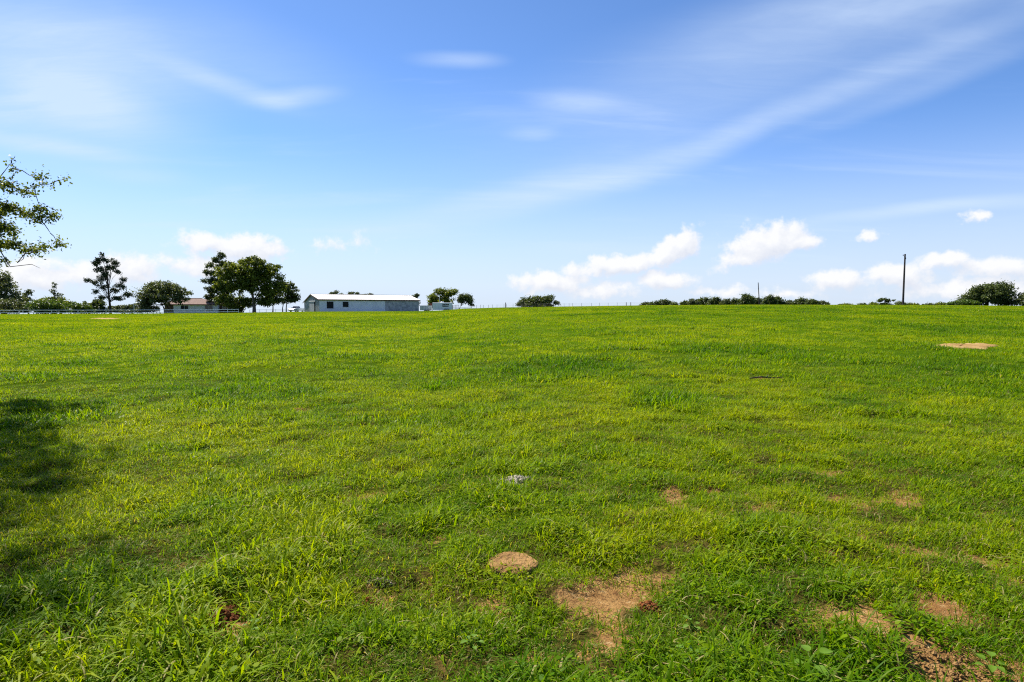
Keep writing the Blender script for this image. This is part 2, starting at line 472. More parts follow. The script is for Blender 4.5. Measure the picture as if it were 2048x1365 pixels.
MAT['barn_gable'] = simple_mat('gable_siding_dimmed_for_sun', (0.38, 0.39, 0.42), (0.32, 0.33, 0.36), 0.6, 0.5)  # colour lowered to offset the grazing sun on the gable
MAT['barn_roof'] = simple_mat('chalky_white_roof_sheet', (0.66, 0.60, 0.54), (0.72, 0.69, 0.66), 0.25, 0.65)
MAT['brown_trim'] = simple_mat('dark_brown_trim', (0.060, 0.040, 0.034), (0.10, 0.05, 0.04), 0.7, 0.7)
MAT['dark_sheet'] = simple_mat('painted_dark_interior', (0.020, 0.022, 0.024), (0.012, 0.013, 0.014), 1.0, 0.9)  # near-black colour standing in for unlit interior
MAT['roof_brown'] = simple_mat('brown_shingle', (0.26, 0.165, 0.125), (0.18, 0.115, 0.090), 2.5, 0.9, bump=0.5, bscale=12)
MAT['house_wall'] = simple_mat('pale_painted_wall', (0.82, 0.79, 0.80), (0.76, 0.73, 0.74), 0.8, 0.8)
MAT['brick'] = simple_mat('brown_brick_wall', (0.20, 0.125, 0.095), (0.13, 0.085, 0.065), 5.0, 0.9)
MAT['glass'] = simple_mat('window_glass', (0.03, 0.035, 0.042), (0.02, 0.024, 0.03), 1.0, 0.08, spec=0.6)
MAT['car_white'] = simple_mat('white_car_paint', (0.72, 0.73, 0.74), (0.68, 0.69, 0.70), 0.5, 0.25, spec=0.6)
MAT['chrome'] = simple_mat('bright_metal', (0.55, 0.56, 0.58), (0.45, 0.46, 0.48), 2.0, 0.25, metallic=0.9)
MAT['tyre'] = simple_mat('tyre_rubber', (0.018, 0.018, 0.019), (0.028, 0.027, 0.026), 6.0, 0.9)
MAT['dark_grey'] = simple_mat('dark_grey_plastic', (0.05, 0.052, 0.055), (0.035, 0.036, 0.04), 2.0, 0.6)
MAT['rust'] = simple_mat('rusty_red_metal', (0.22, 0.075, 0.045), (0.11, 0.045, 0.03), 3.0, 0.85)
MAT['post_wood'] = simple_mat('weathered_post', (0.11, 0.085, 0.065), (0.06, 0.047, 0.038), 6.0, 0.9, bump=0.6)
MAT['t_post'] = simple_mat('dull_steel_post', (0.13, 0.13, 0.12), (0.08, 0.075, 0.07), 3.0, 0.7)
MAT['pole_wood'] = simple_mat('creosoted_pole', (0.065, 0.050, 0.045), (0.038, 0.030, 0.028), 2.5, 0.9, bump=0.6, bscale=9)
MAT['wire'] = simple_mat('fence_wire', (0.16, 0.155, 0.15), (0.11, 0.10, 0.095), 4.0, 0.6, metallic=0.4)

# ------------------------------------------------------------------ mesh helpers
class MB:
    def __init__(s): s.v, s.f = [], []
    def add(s, vs_, fs):
        o = len(s.v); s.v += [tuple(p) for p in vs_]; s.f += [tuple(i + o for i in f) for f in fs]; return s
    def box(s, x0, x1, y0, y1, z0, z1):
        return s.add([(x0,y0,z0),(x1,y0,z0),(x1,y1,z0),(x0,y1,z0),(x0,y0,z1),(x1,y0,z1),(x1,y1,z1),(x0,y1,z1)],
                     [(0,3,2,1),(4,5,6,7),(0,1,5,4),(1,2,6,5),(2,3,7,6),(3,0,4,7)])
    def tube(s, pts, rad, n=6, cap=True):
        pts = [Vector(p) for p in pts]
        if not hasattr(rad, '__len__'): rad = [rad] * len(pts)
        vs_, fs = [], []
        for i, p in enumerate(pts):
            d = (pts[min(i + 1, len(pts) - 1)] - pts[max(i - 1, 0)]).normalized()
            a = d.cross(Vector((0, 0, 1)) if abs(d.z) < 0.9 else Vector((1, 0, 0))).normalized(); b = d.cross(a)
            for k in range(n):
                t = 2 * math.pi * k / n
                vs_.append(p + (a * math.cos(t) + b * math.sin(t)) * rad[i])
        for i in range(len(pts) - 1):
            for k in range(n):
                k2 = (k + 1) % n
                fs.append((i * n + k, i * n + k2, (i + 1) * n + k2, (i + 1) * n + k))
        if cap:
            fs.append(tuple(range(n))); fs.append(tuple((len(pts) - 1) * n + k for k in reversed(range(n))))
        return s.add(vs_, fs)
    def prism(s, poly, y0, y1):
        """polygon in xz, extruded along y"""
        n = len(poly)
        return s.add([(x, y0, z) for x, z in poly] + [(x, y1, z) for x, z in poly],
                     [tuple(range(n)), tuple(range(2 * n - 1, n - 1, -1))] + [(i, i + n, (i + 1) % n + n, (i + 1) % n) for i in range(n)])
    def loft(s, rings):
        n = len(rings[0]); vs_ = [p for r in rings for p in r]; fs = []
        for i in range(len(rings) - 1):
            for k in range(n):
                k2 = (k + 1) % n
                fs.append((i * n + k, i * n + k2, (i + 1) * n + k2, (i + 1) * n + k))
        fs.append(tuple(reversed(range(n)))); fs.append(tuple((len(rings) - 1) * n + k for k in range(n)))
        return s.add(vs_, fs)
    def build(s, name, mat, parent=None, smooth=False):
        me = bpy.data.meshes.new(name)
        me.from_pydata(s.v, [], s.f)
        me.materials.append(mat)
        if smooth: me.polygons.foreach_set('use_smooth', [True] * len(me.polygons))
        me.update()
        o = bpy.data.objects.new(name, me)
        COL.objects.link(o)
        o.parent = parent
        return o

def tag(o, label=None, cat=None, group=None, kind=None):
    if label: o['label'] = label
    if cat: o['category'] = cat
    if group: o['group'] = group
    if kind: o['kind'] = kind
    return o

def thing(name, label, cat, loc=(0, 0, 0), rz=0.0, group=None):
    o = bpy.data.objects.new(name, None)
    o.empty_display_size = 0.3
    COL.objects.link(o)
    o.location = loc; o.rotation_euler = (0, 0, rz)
    return tag(o, label, cat, group)

def np_mesh(name, verts, loops, sizes, mat, attrs=None, parent=None, smooth=False):
    me = bpy.data.meshes.new(name)
    nv = len(verts); nl = len(loops); nf = len(sizes)
    me.vertices.add(nv); me.vertices.foreach_set('co', np.asarray(verts, np.float32).ravel())
    me.loops.add(nl); me.loops.foreach_set('vertex_index', np.asarray(loops, np.int32).ravel())
    me.polygons.add(nf)
    st = np.concatenate([[0], np.cumsum(sizes)[:-1]]).astype(np.int32)
    me.polygons.foreach_set('loop_start', st)
    me.polygons.foreach_set('loop_total', np.asarray(sizes, np.int32))
    if smooth: me.polygons.foreach_set('use_smooth', np.ones(nf, bool))
    for k, a in (attrs or {}).items():
        at = me.attributes.new(k, 'FLOAT', 'POINT'); at.data.foreach_set('value', np.asarray(a, np.float32))
    me.materials.append(mat)
    me.update(calc_edges=True); me.validate()
    o = bpy.data.objects.new(name, me)
    COL.objects.link(o); o.parent = parent
    return o

def X(px, D): return D * (px - W_PX / 2) / F_PX
def Z(py, D):
    d = px_ray(W_PX / 2, py); return EYE + D * d[2] / d[1]

# ------------------------------------------------------------------ ground sheet
def axis(dense0, dense1, step, far0, far1, grow=1.16):
    a = list(np.arange(dense0, dense1 + 1e-6, step))
    s = step; v = dense1
    while v < far1: s *= grow; v += s; a.append(v)
    s = step; v = dense0; b = []
    while v > far0: s *= grow; v -= s; b.append(v)
    return np.array(b[::-1] + a)
gx = axis(-11, 11, 0.06, -3500, 3500, 1.09)
gy = axis(1.4, 15, 0.06, -300, 3600, 1.07)
GX, GY = np.meshgrid(gx, gy)
fx, fy = GX.ravel(), GY.ravel()
so = soil_mask(fx, fy)
fz = terrain(fx, fy, so)
nx, ny = len(gx), len(gy)
ii = np.arange((nx - 1) * (ny - 1)); r0 = ii // (nx - 1) * nx + ii % (nx - 1)
quads = np.stack([r0, r0 + 1, r0 + nx + 1, r0 + nx], 1)
ground = np_mesh('ground', np.stack([fx, fy, fz], 1), quads.ravel(), np.full(len(quads), 4), MAT['ground'],
                 {'soil': so, 'far': sstep(6, 22, np.hypot(fx, fy))}, smooth=True)
tag(ground, 'green pasture running up to a low crest', 'pasture', kind='structure')

# sandy patches farther out, each a thin uneven sheet lying on the turf
def sand_patch(px0, px1, py, depth, label, lip):
    x0, y0 = ray_ground((px0 + px1) / 2, py)
    hw = X(px1, y0) - X((px0 + px1) / 2, y0)
    n, m = 90, 6
    vs_, fs = [], []
    rg = random.Random(int(px0))
    wob_ = [0.55 + 0.75 * float(fbm(np.array([i * 0.21 if i < 45 else (90 - i) * 0.21 + 40.0]), np.array([px0]), 5, 3)[0]) for i in range(n)]
    for j in range(m + 1):
        for i in range(n):
            t = 2 * math.pi * i / n; k = j / m * (0.5 * wob_[i] + 0.25 * wob_[(i + 1) % n] + 0.25 * wob_[i - 1])
            c_ = math.cos(t) * hw * k; d_ = math.sin(t) * depth * k; xx = x0 + c_ + d_ * x0 / y0; yy = y0 + d_
            vs_.append((xx, yy, tz(xx, yy) + lip * (1 - (j / m) ** 2) + 0.006 + 0.03 * rg.random() * (j < m)))
    for j in range(m):
        for i in range(n):
            a = j * n + i; b = j * n + (i + 1) % n
            fs.append((a, b, b + n, a + n))
    o = MB().add(vs_, fs).build('sand_patch', MAT['sand'], smooth=True)
    return tag(o, label, 'bare sand', kind='structure'), x0, y0, hw, depth
SANDS = [sand_patch(1850, 1998, 694.5, 0.95, 'long pale sandy bare patch in the grass at right', 0.03),
         sand_patch(172, 246, 638.5, 4.5, 'pale sandy hollow in the grass before the white rail fence', 0.10)]

# ------------------------------------------------------------------ grass
rng = np.random.default_rng(11)
grass_col = bpy.data.collections.new('grass_tufts')      # the tufts that the grass object repeats; not placed by themselves

def tuft_mesh(name, nb, rad, hmin, hmax, width, segs, lean=0.6, dryp=0.04, seed=0, curl=1.0, tlo=0.0, droop=1.75):
    r = np.random.default_rng(seed)
    V, L, S, T, Dy = [], [], [], [], []
    for b in range(nb):
        a = r.uniform(0, 2 * math.pi); q = rad * math.sqrt(r.uniform())
        bx, by = q * math.cos(a), q * math.sin(a)
        h = r.uniform(hmin, hmax) * (1 - 0.25 * (q / max(rad, 1e-6)))
        w = width * r.uniform(0.65, 1.25)
        th = r.uniform(0, 2 * math.pi)                    # bending direction
        ln = lean * r.uniform(0.2, 1.25)
        side = np.array([-math.sin(th), math.cos(th), 0.0]); fw = np.array([math.cos(th), math.sin(th), 0.0])
        tw = r.uniform(-0.7, 0.7)
        tone = r.uniform(tlo, 1.0); dry = 1.0 if r.uniform() < dryp else (0.25 * r.uniform() if r.uniform() < 0.2 else 0.0)
        o = len(V)
        ang = ln * 0.35
        p = np.array([bx, by, -0.012]); step = (h + 0.012) / segs
        for k in range(segs + 1):
            t = k / segs
            sd = side * math.cos(tw * t) + fw * math.sin(tw * t) * 0.6
            if k < segs:
                ww = w * (1 - 0.75 * t ** 1.6) * 0.5
                V.append(p - sd * ww); V.append(p + sd * ww); T += [tone] * 2; Dy += [dry] * 2
            else:
                V.append(p.copy()); T.append(tone); Dy.append(dry)
            p = p + (fw * math.sin(ang) + np.array([0, 0, 1.0]) * math.cos(ang)) * step
            ang = min(ang + ln * curl * 1.5 / segs, droop)
        for k in range(segs - 1):
            a0 = o + 2 * k
            L += [a0, a0 + 1, a0 + 3, a0 + 2]; S.append(4)
        a0 = o + 2 * (segs - 1)
        L += [a0, a0 + 1, a0 + 2]; S.append(3)
    ob = np_mesh(name, np.array(V), np.array(L), np.array(S), MAT['grass'], {'tone': T, 'dry': Dy})
    COL.objects.unlink(ob); grass_col.objects.link(ob)
    return ob

def leafy_mesh(name, n, rad, h, ls, seed):
    """low clover-like weed: small oval leaves on short stalks"""
    r = np.random.default_rng(seed)
    V, L, S, T = [], [], [], []
    for b in range(n):
        a = r.uniform(0, 2 * math.pi); q = rad * math.sqrt(r.uniform())
        c = np.array([q * math.cos(a), q * math.sin(a), h * r.uniform(0.35, 1.0) * (1 - 0.4 * q / rad)])
        s = ls * r.uniform(0.6, 1.3)
        th = r.uniform(0, 2 * math.pi); tilt = r.uniform(-0.7, 0.7)
        fw = np.array([math.cos(th) * math.cos(tilt), math.sin(th) * math.cos(tilt), math.sin(tilt)])
        sd = np.array([-math.sin(th), math.cos(th), r.uniform(-0.3, 0.3)])
        o = len(V); tone = r.uniform(0.3, 1.0)
        for (u, v) in ((0, 0), (0.35, 0.32), (0.75, 0.28), (1.0, 0), (0.75, -0.28), (0.35, -0.32)):
            V.append(c + fw * s * (u - 0.4) + sd * s * v - np.array([0, 0, 0.12 * s * abs(u - 0.4)])); T.append(tone)
        L += list(range(o, o + 6)); S.append(6)
    ob = np_mesh(name, np.array(V), np.array(L), np.array(S), MAT['grass'], {'tone': T, 'dry': [0.0] * len(T)})
    COL.objects.unlink(ob); grass_col.objects.link(ob)
    return ob

# names sort in this order, which is the order the instancer picks from
for i in range(6): tuft_mesh('grass_a%d' % i, 32, 0.080, 0.030, 0.085, 0.0060, 4, 1.9, 0.03, 100 + i, tlo=0.15)                # short turf
for i in range(4): tuft_mesh('grass_b%d' % i, 26, 0.08, 0.06, 0.150, 0.0072, 6, 2.0, 0.015, 200 + i, tlo=0.15)                 # longer tufts
for i in range(2): leafy_mesh('grass_c%d' % i, 34, 0.09, 0.05, 0.019, 300 + i)                                      # leafy weeds
for i in range(4): tuft_mesh('grass_d%d' % i, 42, 0.17, 0.05, 0.13, 0.011, 3, 1.5, 0.012, 400 + i)                   # middle distance
for i in range(3): tuft_mesh('grass_e%d' % i, 70, 0.40, 0.06, 0.15, 0.022, 2, 1.3, 0.01, 500 + i)                   # farther
for i in range(3): tuft_mesh('grass_f%d' % i, 110, 1.1, 0.07, 0.17, 0.055, 2, 1.2, 0.01, 600 + i)                   # far
for i in range(3): tuft_mesh('grass_g%d' % i, 50, 0.12, 0.03, 0.075, 0.0046, 3, 2.0, 0.12, 700 + i, tlo=0.2, droop=1.5)                  # creeping shoots and dead thatch
IDX = {'g': (22, 3), 'a': (0, 6), 'b': (6, 4), 'c': (10, 2), 'd': (12, 4), 'e': (16, 3), 'f': (19, 3)}

def ring(r0, r1, dens, azlim=R_(52)):
    n = int(0.5 * (r1 * r1 - r0 * r0) * 2 * azlim * dens)
    r = np.sqrt(rng.uniform(r0 * r0, r1 * r1, n)); a = rng.uniform(-azlim, azlim, n)
    return r * np.sin(a), r * np.cos(a), r

LUSH_PX = [(600, 785, 60, 14), (1330, 800, 85, 22), (990, 690, 62, 5), (850, 868, 75, 22), (900, 772, 60, 12), (1210, 687, 42, 3.5), (1450, 690, 32, 3), (1560, 705, 130, 5),
           (1700, 730, 90, 7), (1900, 745, 130, 9), (440, 960, 60, 20), (520, 930, 50, 15), (1560, 1080, 120, 60), (150, 1130, 200, 60), (330, 720, 90, 5), (200, 690, 110, 4),
           (1120, 722, 90, 7), (1700, 870, 60, 12), (1880, 960, 70, 20), (1180, 1190, 20, 18), (350, 900, 60, 14), (120, 850, 120, 16), (1250, 740, 60, 5), (760, 700, 90, 4), (1350, 660, 120, 2.5),
           (600, 668, 140, 2.5), (1800, 665, 120, 2), (1000, 905, 40, 8), (1440, 900, 60, 12), (860, 1330, 120, 30), (600, 1300, 80, 40)]
LUSH = []
for (px, py, hw, hh) in LUSH_PX:
    x0, y0 = ray_ground(px, py); xa, ya = ray_ground(px, py - hh); xb, yb = ray_ground(px, py + hh)
    LUSH.append((x0, y0, hw / F_PX * math.hypot(x0, y0), max(0.15, 0.5 * (math.hypot(xa, ya) - math.hypot(xb, yb))), math.atan2(x0, y0)))
def lush(x, y):       # where the grass stands taller and darker
    m = sstep(0.52, 0.70, 0.6 * fbm(x / 1.7, y / 1.7, 61, 3) + 0.4 * fbm(x / 6.0, y / 9.0, 62, 2))
    rag = fbm(x / 0.5, y / 0.5, 63, 3) - 0.5
    for (x0, y0, a, b, an) in LUSH:
        dx = x - x0; dy = y - y0
        q = np.sqrt(((dx * math.cos(an) - dy * math.sin(an)) / a) ** 2 + ((dx * math.sin(an) + dy * math.cos(an)) / b) ** 2)
        m = np.maximum(m, sstep(1.25, 0.4, q + 0.8 * rag))
    return m

PX_, PY_, PV, PS, PT, PR = [], [], [], [], [], []
def emit(x, y, kind, scl, tint):
    b, c = IDX[kind]
    PX_.append(x); PY_.append(y); PV.append(b + rng.integers(0, c, len(x))); PS.append(scl); PT.append(tint)

def keep_on_sand(x, y):
    k = np.ones(len(x), bool)
    for (_, x0, y0, hw, dp) in SANDS:
        q = ((x - x0 - (y - y0) * x0 / y0) / hw) ** 2 + ((y - y0) / dp) ** 2 + 0.9 * (fbm(x * 1.7, y * 1.7, 55, 3) - 0.5)
        k &= ~((q < 0.80) & (rng.uniform(size=len(x)) < 0.985))
    return k

def tint_at(x, y):
    big = fbm(x / 14.0, y / 22.0, 81, 3); mid = fbm(x / 1.3, y / 1.3, 82, 3); sml = vnoise(x * 3.1, y * 3.1, 83)
    t = 0.56 + 0.70 * (big - 0.5) + 0.85 * (mid - 0.5) + 0.40 * (sml - 0.5) + 0.60 * (fbm(x / 4.0, y / 7.0, 84, 2) - 0.5)
    return np.clip(t + 0.12 * sstep(6, 40, np.hypot(x, y)) - (0.14 + 0.20 * sstep(5, 14, np.hypot(x, y))) * lush(x, y), 0, 1)

# near
PATS = [ray_ground(1026, 1132) + (0.118,), ray_ground(1034, 964) + (0.11,), ray_ground(762, 1166) + (0.06,), ray_ground(1298, 1200) + (0.06,), ray_ground(450, 1242) + (0.18,), ray_ground(1034, 970) + (0.14,), ray_ground(742, 1200) + (0.05,)]
x, y, r = ring(1.2, 15.0, 290.0)
k = rng.uniform(size=len(x)) < np.minimum(1.0, sstep(15.5, 8.5, r) + 0.12)
s = soil_mask(x, y)
k &= rng.uniform(size=len(x)) > np.clip(s * 1.12, 0, 0.91)
x, y, r, s = x[k], y[k], r[k], s[k]
# the turf grows in clumps with gaps between
cl = fbm(x / 0.30, y / 0.30, 101, 3)
k = rng.uniform(size=len(x)) < 0.22 + 0.78 * sstep(0.40, 0.53, cl)
for (qx, qy, qr) in PATS: k &= np.hypot(x - qx, (y - qy) * 1.05) > qr
x, y, r, s, cl = x[k], y[k], r[k], s[k], cl[k]
lu = lush(x, y)
u = rng.uniform(size=len(x))
isb = u < 0.07 + 0.50 * lu + 0.16 * sstep(0.55, 0.72, cl)
isc = (~isb) & (rng.uniform(size=len(x)) < 0.24 * sstep(0.35, 0.65, fbm(x / 1.1, y / 1.1, 91, 2)))
isa = ~(isb | isc)
left = sstep(0.5, -2.5, x) * sstep(7.5, 4.0, r)              # longer grass by the trees' side
for kind, m_, lo, hi in (('a', isa, 0.75, 1.35), ('b', isb, 0.55, 1.15), ('c', isc, 0.7, 1.3)):
    xx, yy = x[m_], y[m_]
    sc = rng.uniform(lo, hi, len(xx)) * (1 - 0.55 * s[m_]) * (1 + 0.12 * left[m_]) * (0.85 + 0.3 * lu[m_]) * (0.55 + 0.85 * sstep(0.36, 0.64, cl[m_]))
    emit(xx, yy, kind, sc, np.clip(tint_at(xx, yy) + rng.normal(0, 0.07, len(xx)), 0, 1))
x, y, r = ring(1.2, 16.0, 165.0)
s = soil_mask(x, y)
k = (rng.uniform(size=len(x)) < sstep(16.5, 9.0, r) + 0.1) & (rng.uniform(size=len(x)) > np.clip(s * 1.05, 0, 0.92))
for (qx, qy, qr) in PATS: k &= np.hypot(x - qx, (y - qy) * 1.05) > qr * 0.9
x, y, s = x[k], y[k], s[k]
emit(x, y, 'g', rng.uniform(0.7, 1.3, len(x)), np.clip(tint_at(x, y) - 0.30 + 0.30 * s + rng.normal(0, 0.12, len(x)), 0, 1))  # tint lowered to paint the hollows between clumps as shaded
# middle distance
x, y, r = ring(7.5, 44.0, 46.0)
k = rng.uniform(size=len(x)) < sstep(7.0, 14.0, r) * sstep(46, 28, r)
k &= rng.uniform(size=len(x)) > np.clip(soil_mask(x, y) * 1.1, 0, 0.97)
x, y = x[k], y[k]; k = keep_on_sand(x, y); x, y = x[k], y[k]
cl = fbm(x / 0.55, y / 0.80, 103, 3)
k = rng.uniform(size=len(x)) < 0.30 + 0.70 * sstep(0.38, 0.54, cl); x, y, cl = x[k], y[k], cl[k]
emit(x, y, 'd', rng.uniform(0.65, 1.25, len(x)) * (0.60 + 0.75 * sstep(0.38, 0.64, cl)) * (0.85 + 0.45 * lush(x, y)), np.clip(tint_at(x, y) + rng.normal(0, 0.07, len(x)), 0, 1))
# farther
x, y, r = ring(26, 90, 11.0)
k = rng.uniform(size=len(x)) < sstep(26, 44, r) * sstep(92, 60, r)
x, y = x[k], y[k]; k = keep_on_sand(x, y); x, y = x[k], y[k]
cl = fbm(x / 1.3, y / 2.4, 105, 3)
k = rng.uniform(size=len(x)) < 0.52 + 0.48 * sstep(0.36, 0.54, cl); x, y, cl = x[k], y[k], cl[k]
emit(x, y, 'e', rng.uniform(0.6, 1.25, len(x)) * (0.65 + 0.65 * sstep(0.38, 0.64, cl)) * (0.85 + 0.4 * lush(x, y)), np.clip(tint_at(x, y) + rng.normal(0, 0.07, len(x)), 0, 1))
# far, over the crest
x, y, r = ring(55, 190, 2.3)
k = rng.uniform(size=len(x)) < sstep(55, 90, r)
x, y = x[k], y[k]; k = keep_on_sand(x, y); x, y = x[k], y[k]
emit(x, y, 'f', rng.uniform(0.6, 1.15, len(x)), np.clip(tint_at(x, y) + rng.normal(0, 0.07, len(x)), 0, 1))

gxp = np.concatenate(PX_); gyp = np.concatenate(PY_)
gsoil = soil_mask(gxp, gyp)
# stand every tuft on the sheet itself, not on the formula behind it
FZ = fz.reshape(ny, nx)
ix = np.clip(np.searchsorted(gx, gxp) - 1, 0, nx - 2); iy = np.clip(np.searchsorted(gy, gyp) - 1, 0, ny - 2)
tx = (gxp - gx[ix]) / (gx[ix + 1] - gx[ix]); ty = (gyp - gy[iy]) / (gy[iy + 1] - gy[iy])
gzp = (FZ[iy, ix] * (1 - tx) + FZ[iy, ix + 1] * tx) * (1 - ty) + (FZ[iy + 1, ix] * (1 - tx) + FZ[iy + 1, ix + 1] * tx) * ty
npt = len(gxp)
me = bpy.data.meshes.new('grass')
me.vertices.add(npt)
me.vertices.foreach_set('co', np.stack([gxp, gyp, gzp], 1).astype(np.float32).ravel())
for nm, typ, dat in (('var', 'INT', np.concatenate(PV).astype(np.int32)), ('scl', 'FLOAT', np.concatenate(PS).astype(np.float32)),
                     ('tint', 'FLOAT', np.concatenate(PT).astype(np.float32)), ('yaw', 'FLOAT', rng.uniform(0, 6.283, npt).astype(np.float32))):
    a = me.attributes.new(nm, typ, 'POINT'); a.data.foreach_set('value', dat)
grass = bpy.data.objects.new('grass', me)
COL.objects.link(grass)
tag(grass, 'short bright green pasture grass covering the whole field', 'grass', kind='stuff')
me.materials.append(MAT['grass'])
ng = bpy.data.node_groups.new('grass_scatter', 'GeometryNodeTree')
ng.interface.new_socket('Geometry', in_out='INPUT', socket_type='NodeSocketGeometry')
ng.interface.new_socket('Geometry', in_out='OUTPUT', socket_type='NodeSocketGeometry')
gi = ng.nodes.new('NodeGroupInput'); go = ng.nodes.new('NodeGroupOutput')
ip = ng.nodes.new('GeometryNodeInstanceOnPoints')
ci = ng.nodes.new('GeometryNodeCollectionInfo')
ci.inputs['Collection'].default_value = grass_col
ci.inputs['Separate Children'].default_value = True
ci.inputs['Reset Children'].default_value = True
def named(nm, typ):
    n = ng.nodes.new('GeometryNodeInputNamedAttribute'); n.data_type = typ
    n.inputs['Name'].default_value = nm; return n.outputs['Attribute']
cmb = ng.nodes.new('ShaderNodeCombineXYZ')
ng.links.new(named('yaw', 'FLOAT'), cmb.inputs[2])
ng.links.new(gi.outputs[0], ip.inputs['Points'])
ng.links.new(ci.outputs[0], ip.inputs['Instance'])
ip.inputs['Pick Instance'].default_value = True
ng.links.new(named('var', 'INT'), ip.inputs['Instance Index'])
e2r = ng.nodes.new('FunctionNodeEulerToRotation')
ng.links.new(cmb.outputs[0], e2r.inputs[0])
ng.links.new(e2r.outputs[0], ip.inputs['Rotation'])
ng.links.new(named('scl', 'FLOAT'), ip.inputs['Scale'])
ng.links.new(ip.outputs[0], go.inputs[0])
md = grass.modifiers.new('scatter', 'NODES'); md.node_group = ng
print('grass points', npt, 'ground verts', nx * ny)

# ------------------------------------------------------------------ things lying in the near grass
def pat(name, label, px, py, rad, height, mat, seed, rings=14, n=52, squash=0.95, fold=0.007, cat='cow pat', sink=0.01):
    x0, y0 = ray_ground(px, py); z0 = tz(x0, y0)
    r = np.random.default_rng(seed)
    ph = r.uniform(0, 6.28, 6); am = r.uniform(0.012, 0.035, 6)
    vs_, fs = [(0, 0, height)], []
    for j in range(1, rings + 2):
        t = j / rings
        for i in range(n):
            a = 2 * math.pi * i / n
            out = 1 + sum(am[k] * math.sin((k + 2) * a + ph[k]) for k in range(6)) * min(1, t)
            if j <= rings:
                rr = rad * t * out
                zz = height * (1 - 0.18 * t ** 4) + fold * (0.5 * math.sin(t * 20 + 0.9 * math.sin(a + ph[0])) * (0.3 + t) + 0.25 * math.sin(3 * a + 7 * t + ph[1]) * t) + r.normal(0, fold * 0.22) * (0.3 + t)
                if t > 0.93: zz *= 0.72; rr *= 1 + r.normal(0, 0.03)
            else:
                rr = rad * 0.97 * out; zz = -0.06
            vs_.append((rr * math.cos(a), rr * math.sin(a) * squash, zz))
    for i in range(n): fs.append((0, 1 + i, 1 + (i + 1) % n))
    for j in range(rings):
        for i in range(n):
            a = 1 + j * n + i; b = 1 + j * n + (i + 1) % n
            fs.append((a, a + n, b + n, b))
    o = MB().add(vs_, fs).build(name, mat, smooth=True)
    o.location = (x0, y0, z0 + sink); o.rotation_euler = (0, 0, r.uniform(0, 6))
    return tag(o, label, cat)

pat('cow_pat', 'round tan dried cow pat with concentric ridges in the foreground grass', 1026, 1132, 0.152, 0.036, MAT['dung_tan'], 1, sink=0.0)
def clod_pile(name, label, px, py, hw, hd, num, smin, smax, mat, cat, seed):
    x0, y0 = ray_ground(px, py); z0 = tz(x0, y0)
    r = np.random.default_rng(seed)
    root = thing(name, label, cat, (x0, y0, z0))
    mb = MB()
    ico = [(0,0,1),(0.9,0,0.3),(0.28,0.85,0.35),(-0.72,0.53,0.3),(-0.72,-0.53,0.32),(0.28,-0.85,0.3),(0.72,0.53,-0.4),(-0.28,0.85,-0.4),(-0.9,0,-0.4),(-0.28,-0.85,-0.4),(0.72,-0.53,-0.4)]
    icf = [(0,1,2),(0,2,3),(0,3,4),(0,4,5),(0,5,1),(1,6,2),(2,6,7),(2,7,3),(3,7,8),(3,8,4),(4,8,9),(4,9,5),(5,9,10),(5,10,1),(1,10,6)]
    for i in range(num):
        a = r.uniform(0, 6.283); q = math.sqrt(r.uniform())
        cx_, cy_ = math.cos(a) * q * hw, math.sin(a) * q * hd
        s_ = r.uniform(smin, smax) * (1.15 - 0.6 * q)
        zz = tz(x0 + cx_, y0 + cy_) - z0 + s_ * 0.25 + 0.03 * (1 - q) * r.uniform()
        mb.add([(cx_ + p[0] * s_ * r.uniform(0.7, 1.2), cy_ + p[1] * s_ * r.uniform(0.7, 1.2), zz + p[2] * s_ * r.uniform(0.6, 1.0)) for p in ico], icf)
    c = mb.build('clods', mat, root)
    c['kind'] = 'stuff'
    return root
clod_pile('cow_pat', 'small pale bleached crumbling cow pat in the middle of the field', 1034, 964, 0.14, 0.13, 120, 0.010, 0.034, MAT['dung_grey'], 'cow pat', 2)
clod_pile('cow_pat', 'small dark grey crumbled cow pat left of the round tan one', 762, 1166, 0.085, 0.05, 90, 0.004, 0.013, MAT['dung_dark'], 'cow pat', 3)
clod_pile('dirt_pile', 'dark red brown crumbly dirt in a hollow at lower left', 450, 1224, 0.135, 0.16, 240, 0.006, 0.022, MAT['red_soil'], 'dirt', 5)
clod_pile('dirt_pile', 'reddish crumbly clump at the right edge of the bare patch beside the tan cow pat', 1298, 1200, 0.07, 0.10, 150, 0.006, 0.018, MAT['red_soil'], 'dirt', 6)
clod_pile('dirt_pile', 'loose sandy soil in the bare patch at the lower right corner', 1890, 1325, 0.20, 0.16, 190, 0.004, 0.013, MAT['dung_tan'], 'dirt', 8)
clod_pile('dirt_pile', 'little reddish crumbs just below the small dark cow pat', 742, 1200, 0.06, 0.06, 50, 0.005, 0.014, MAT['red_soil'], 'dirt', 9)

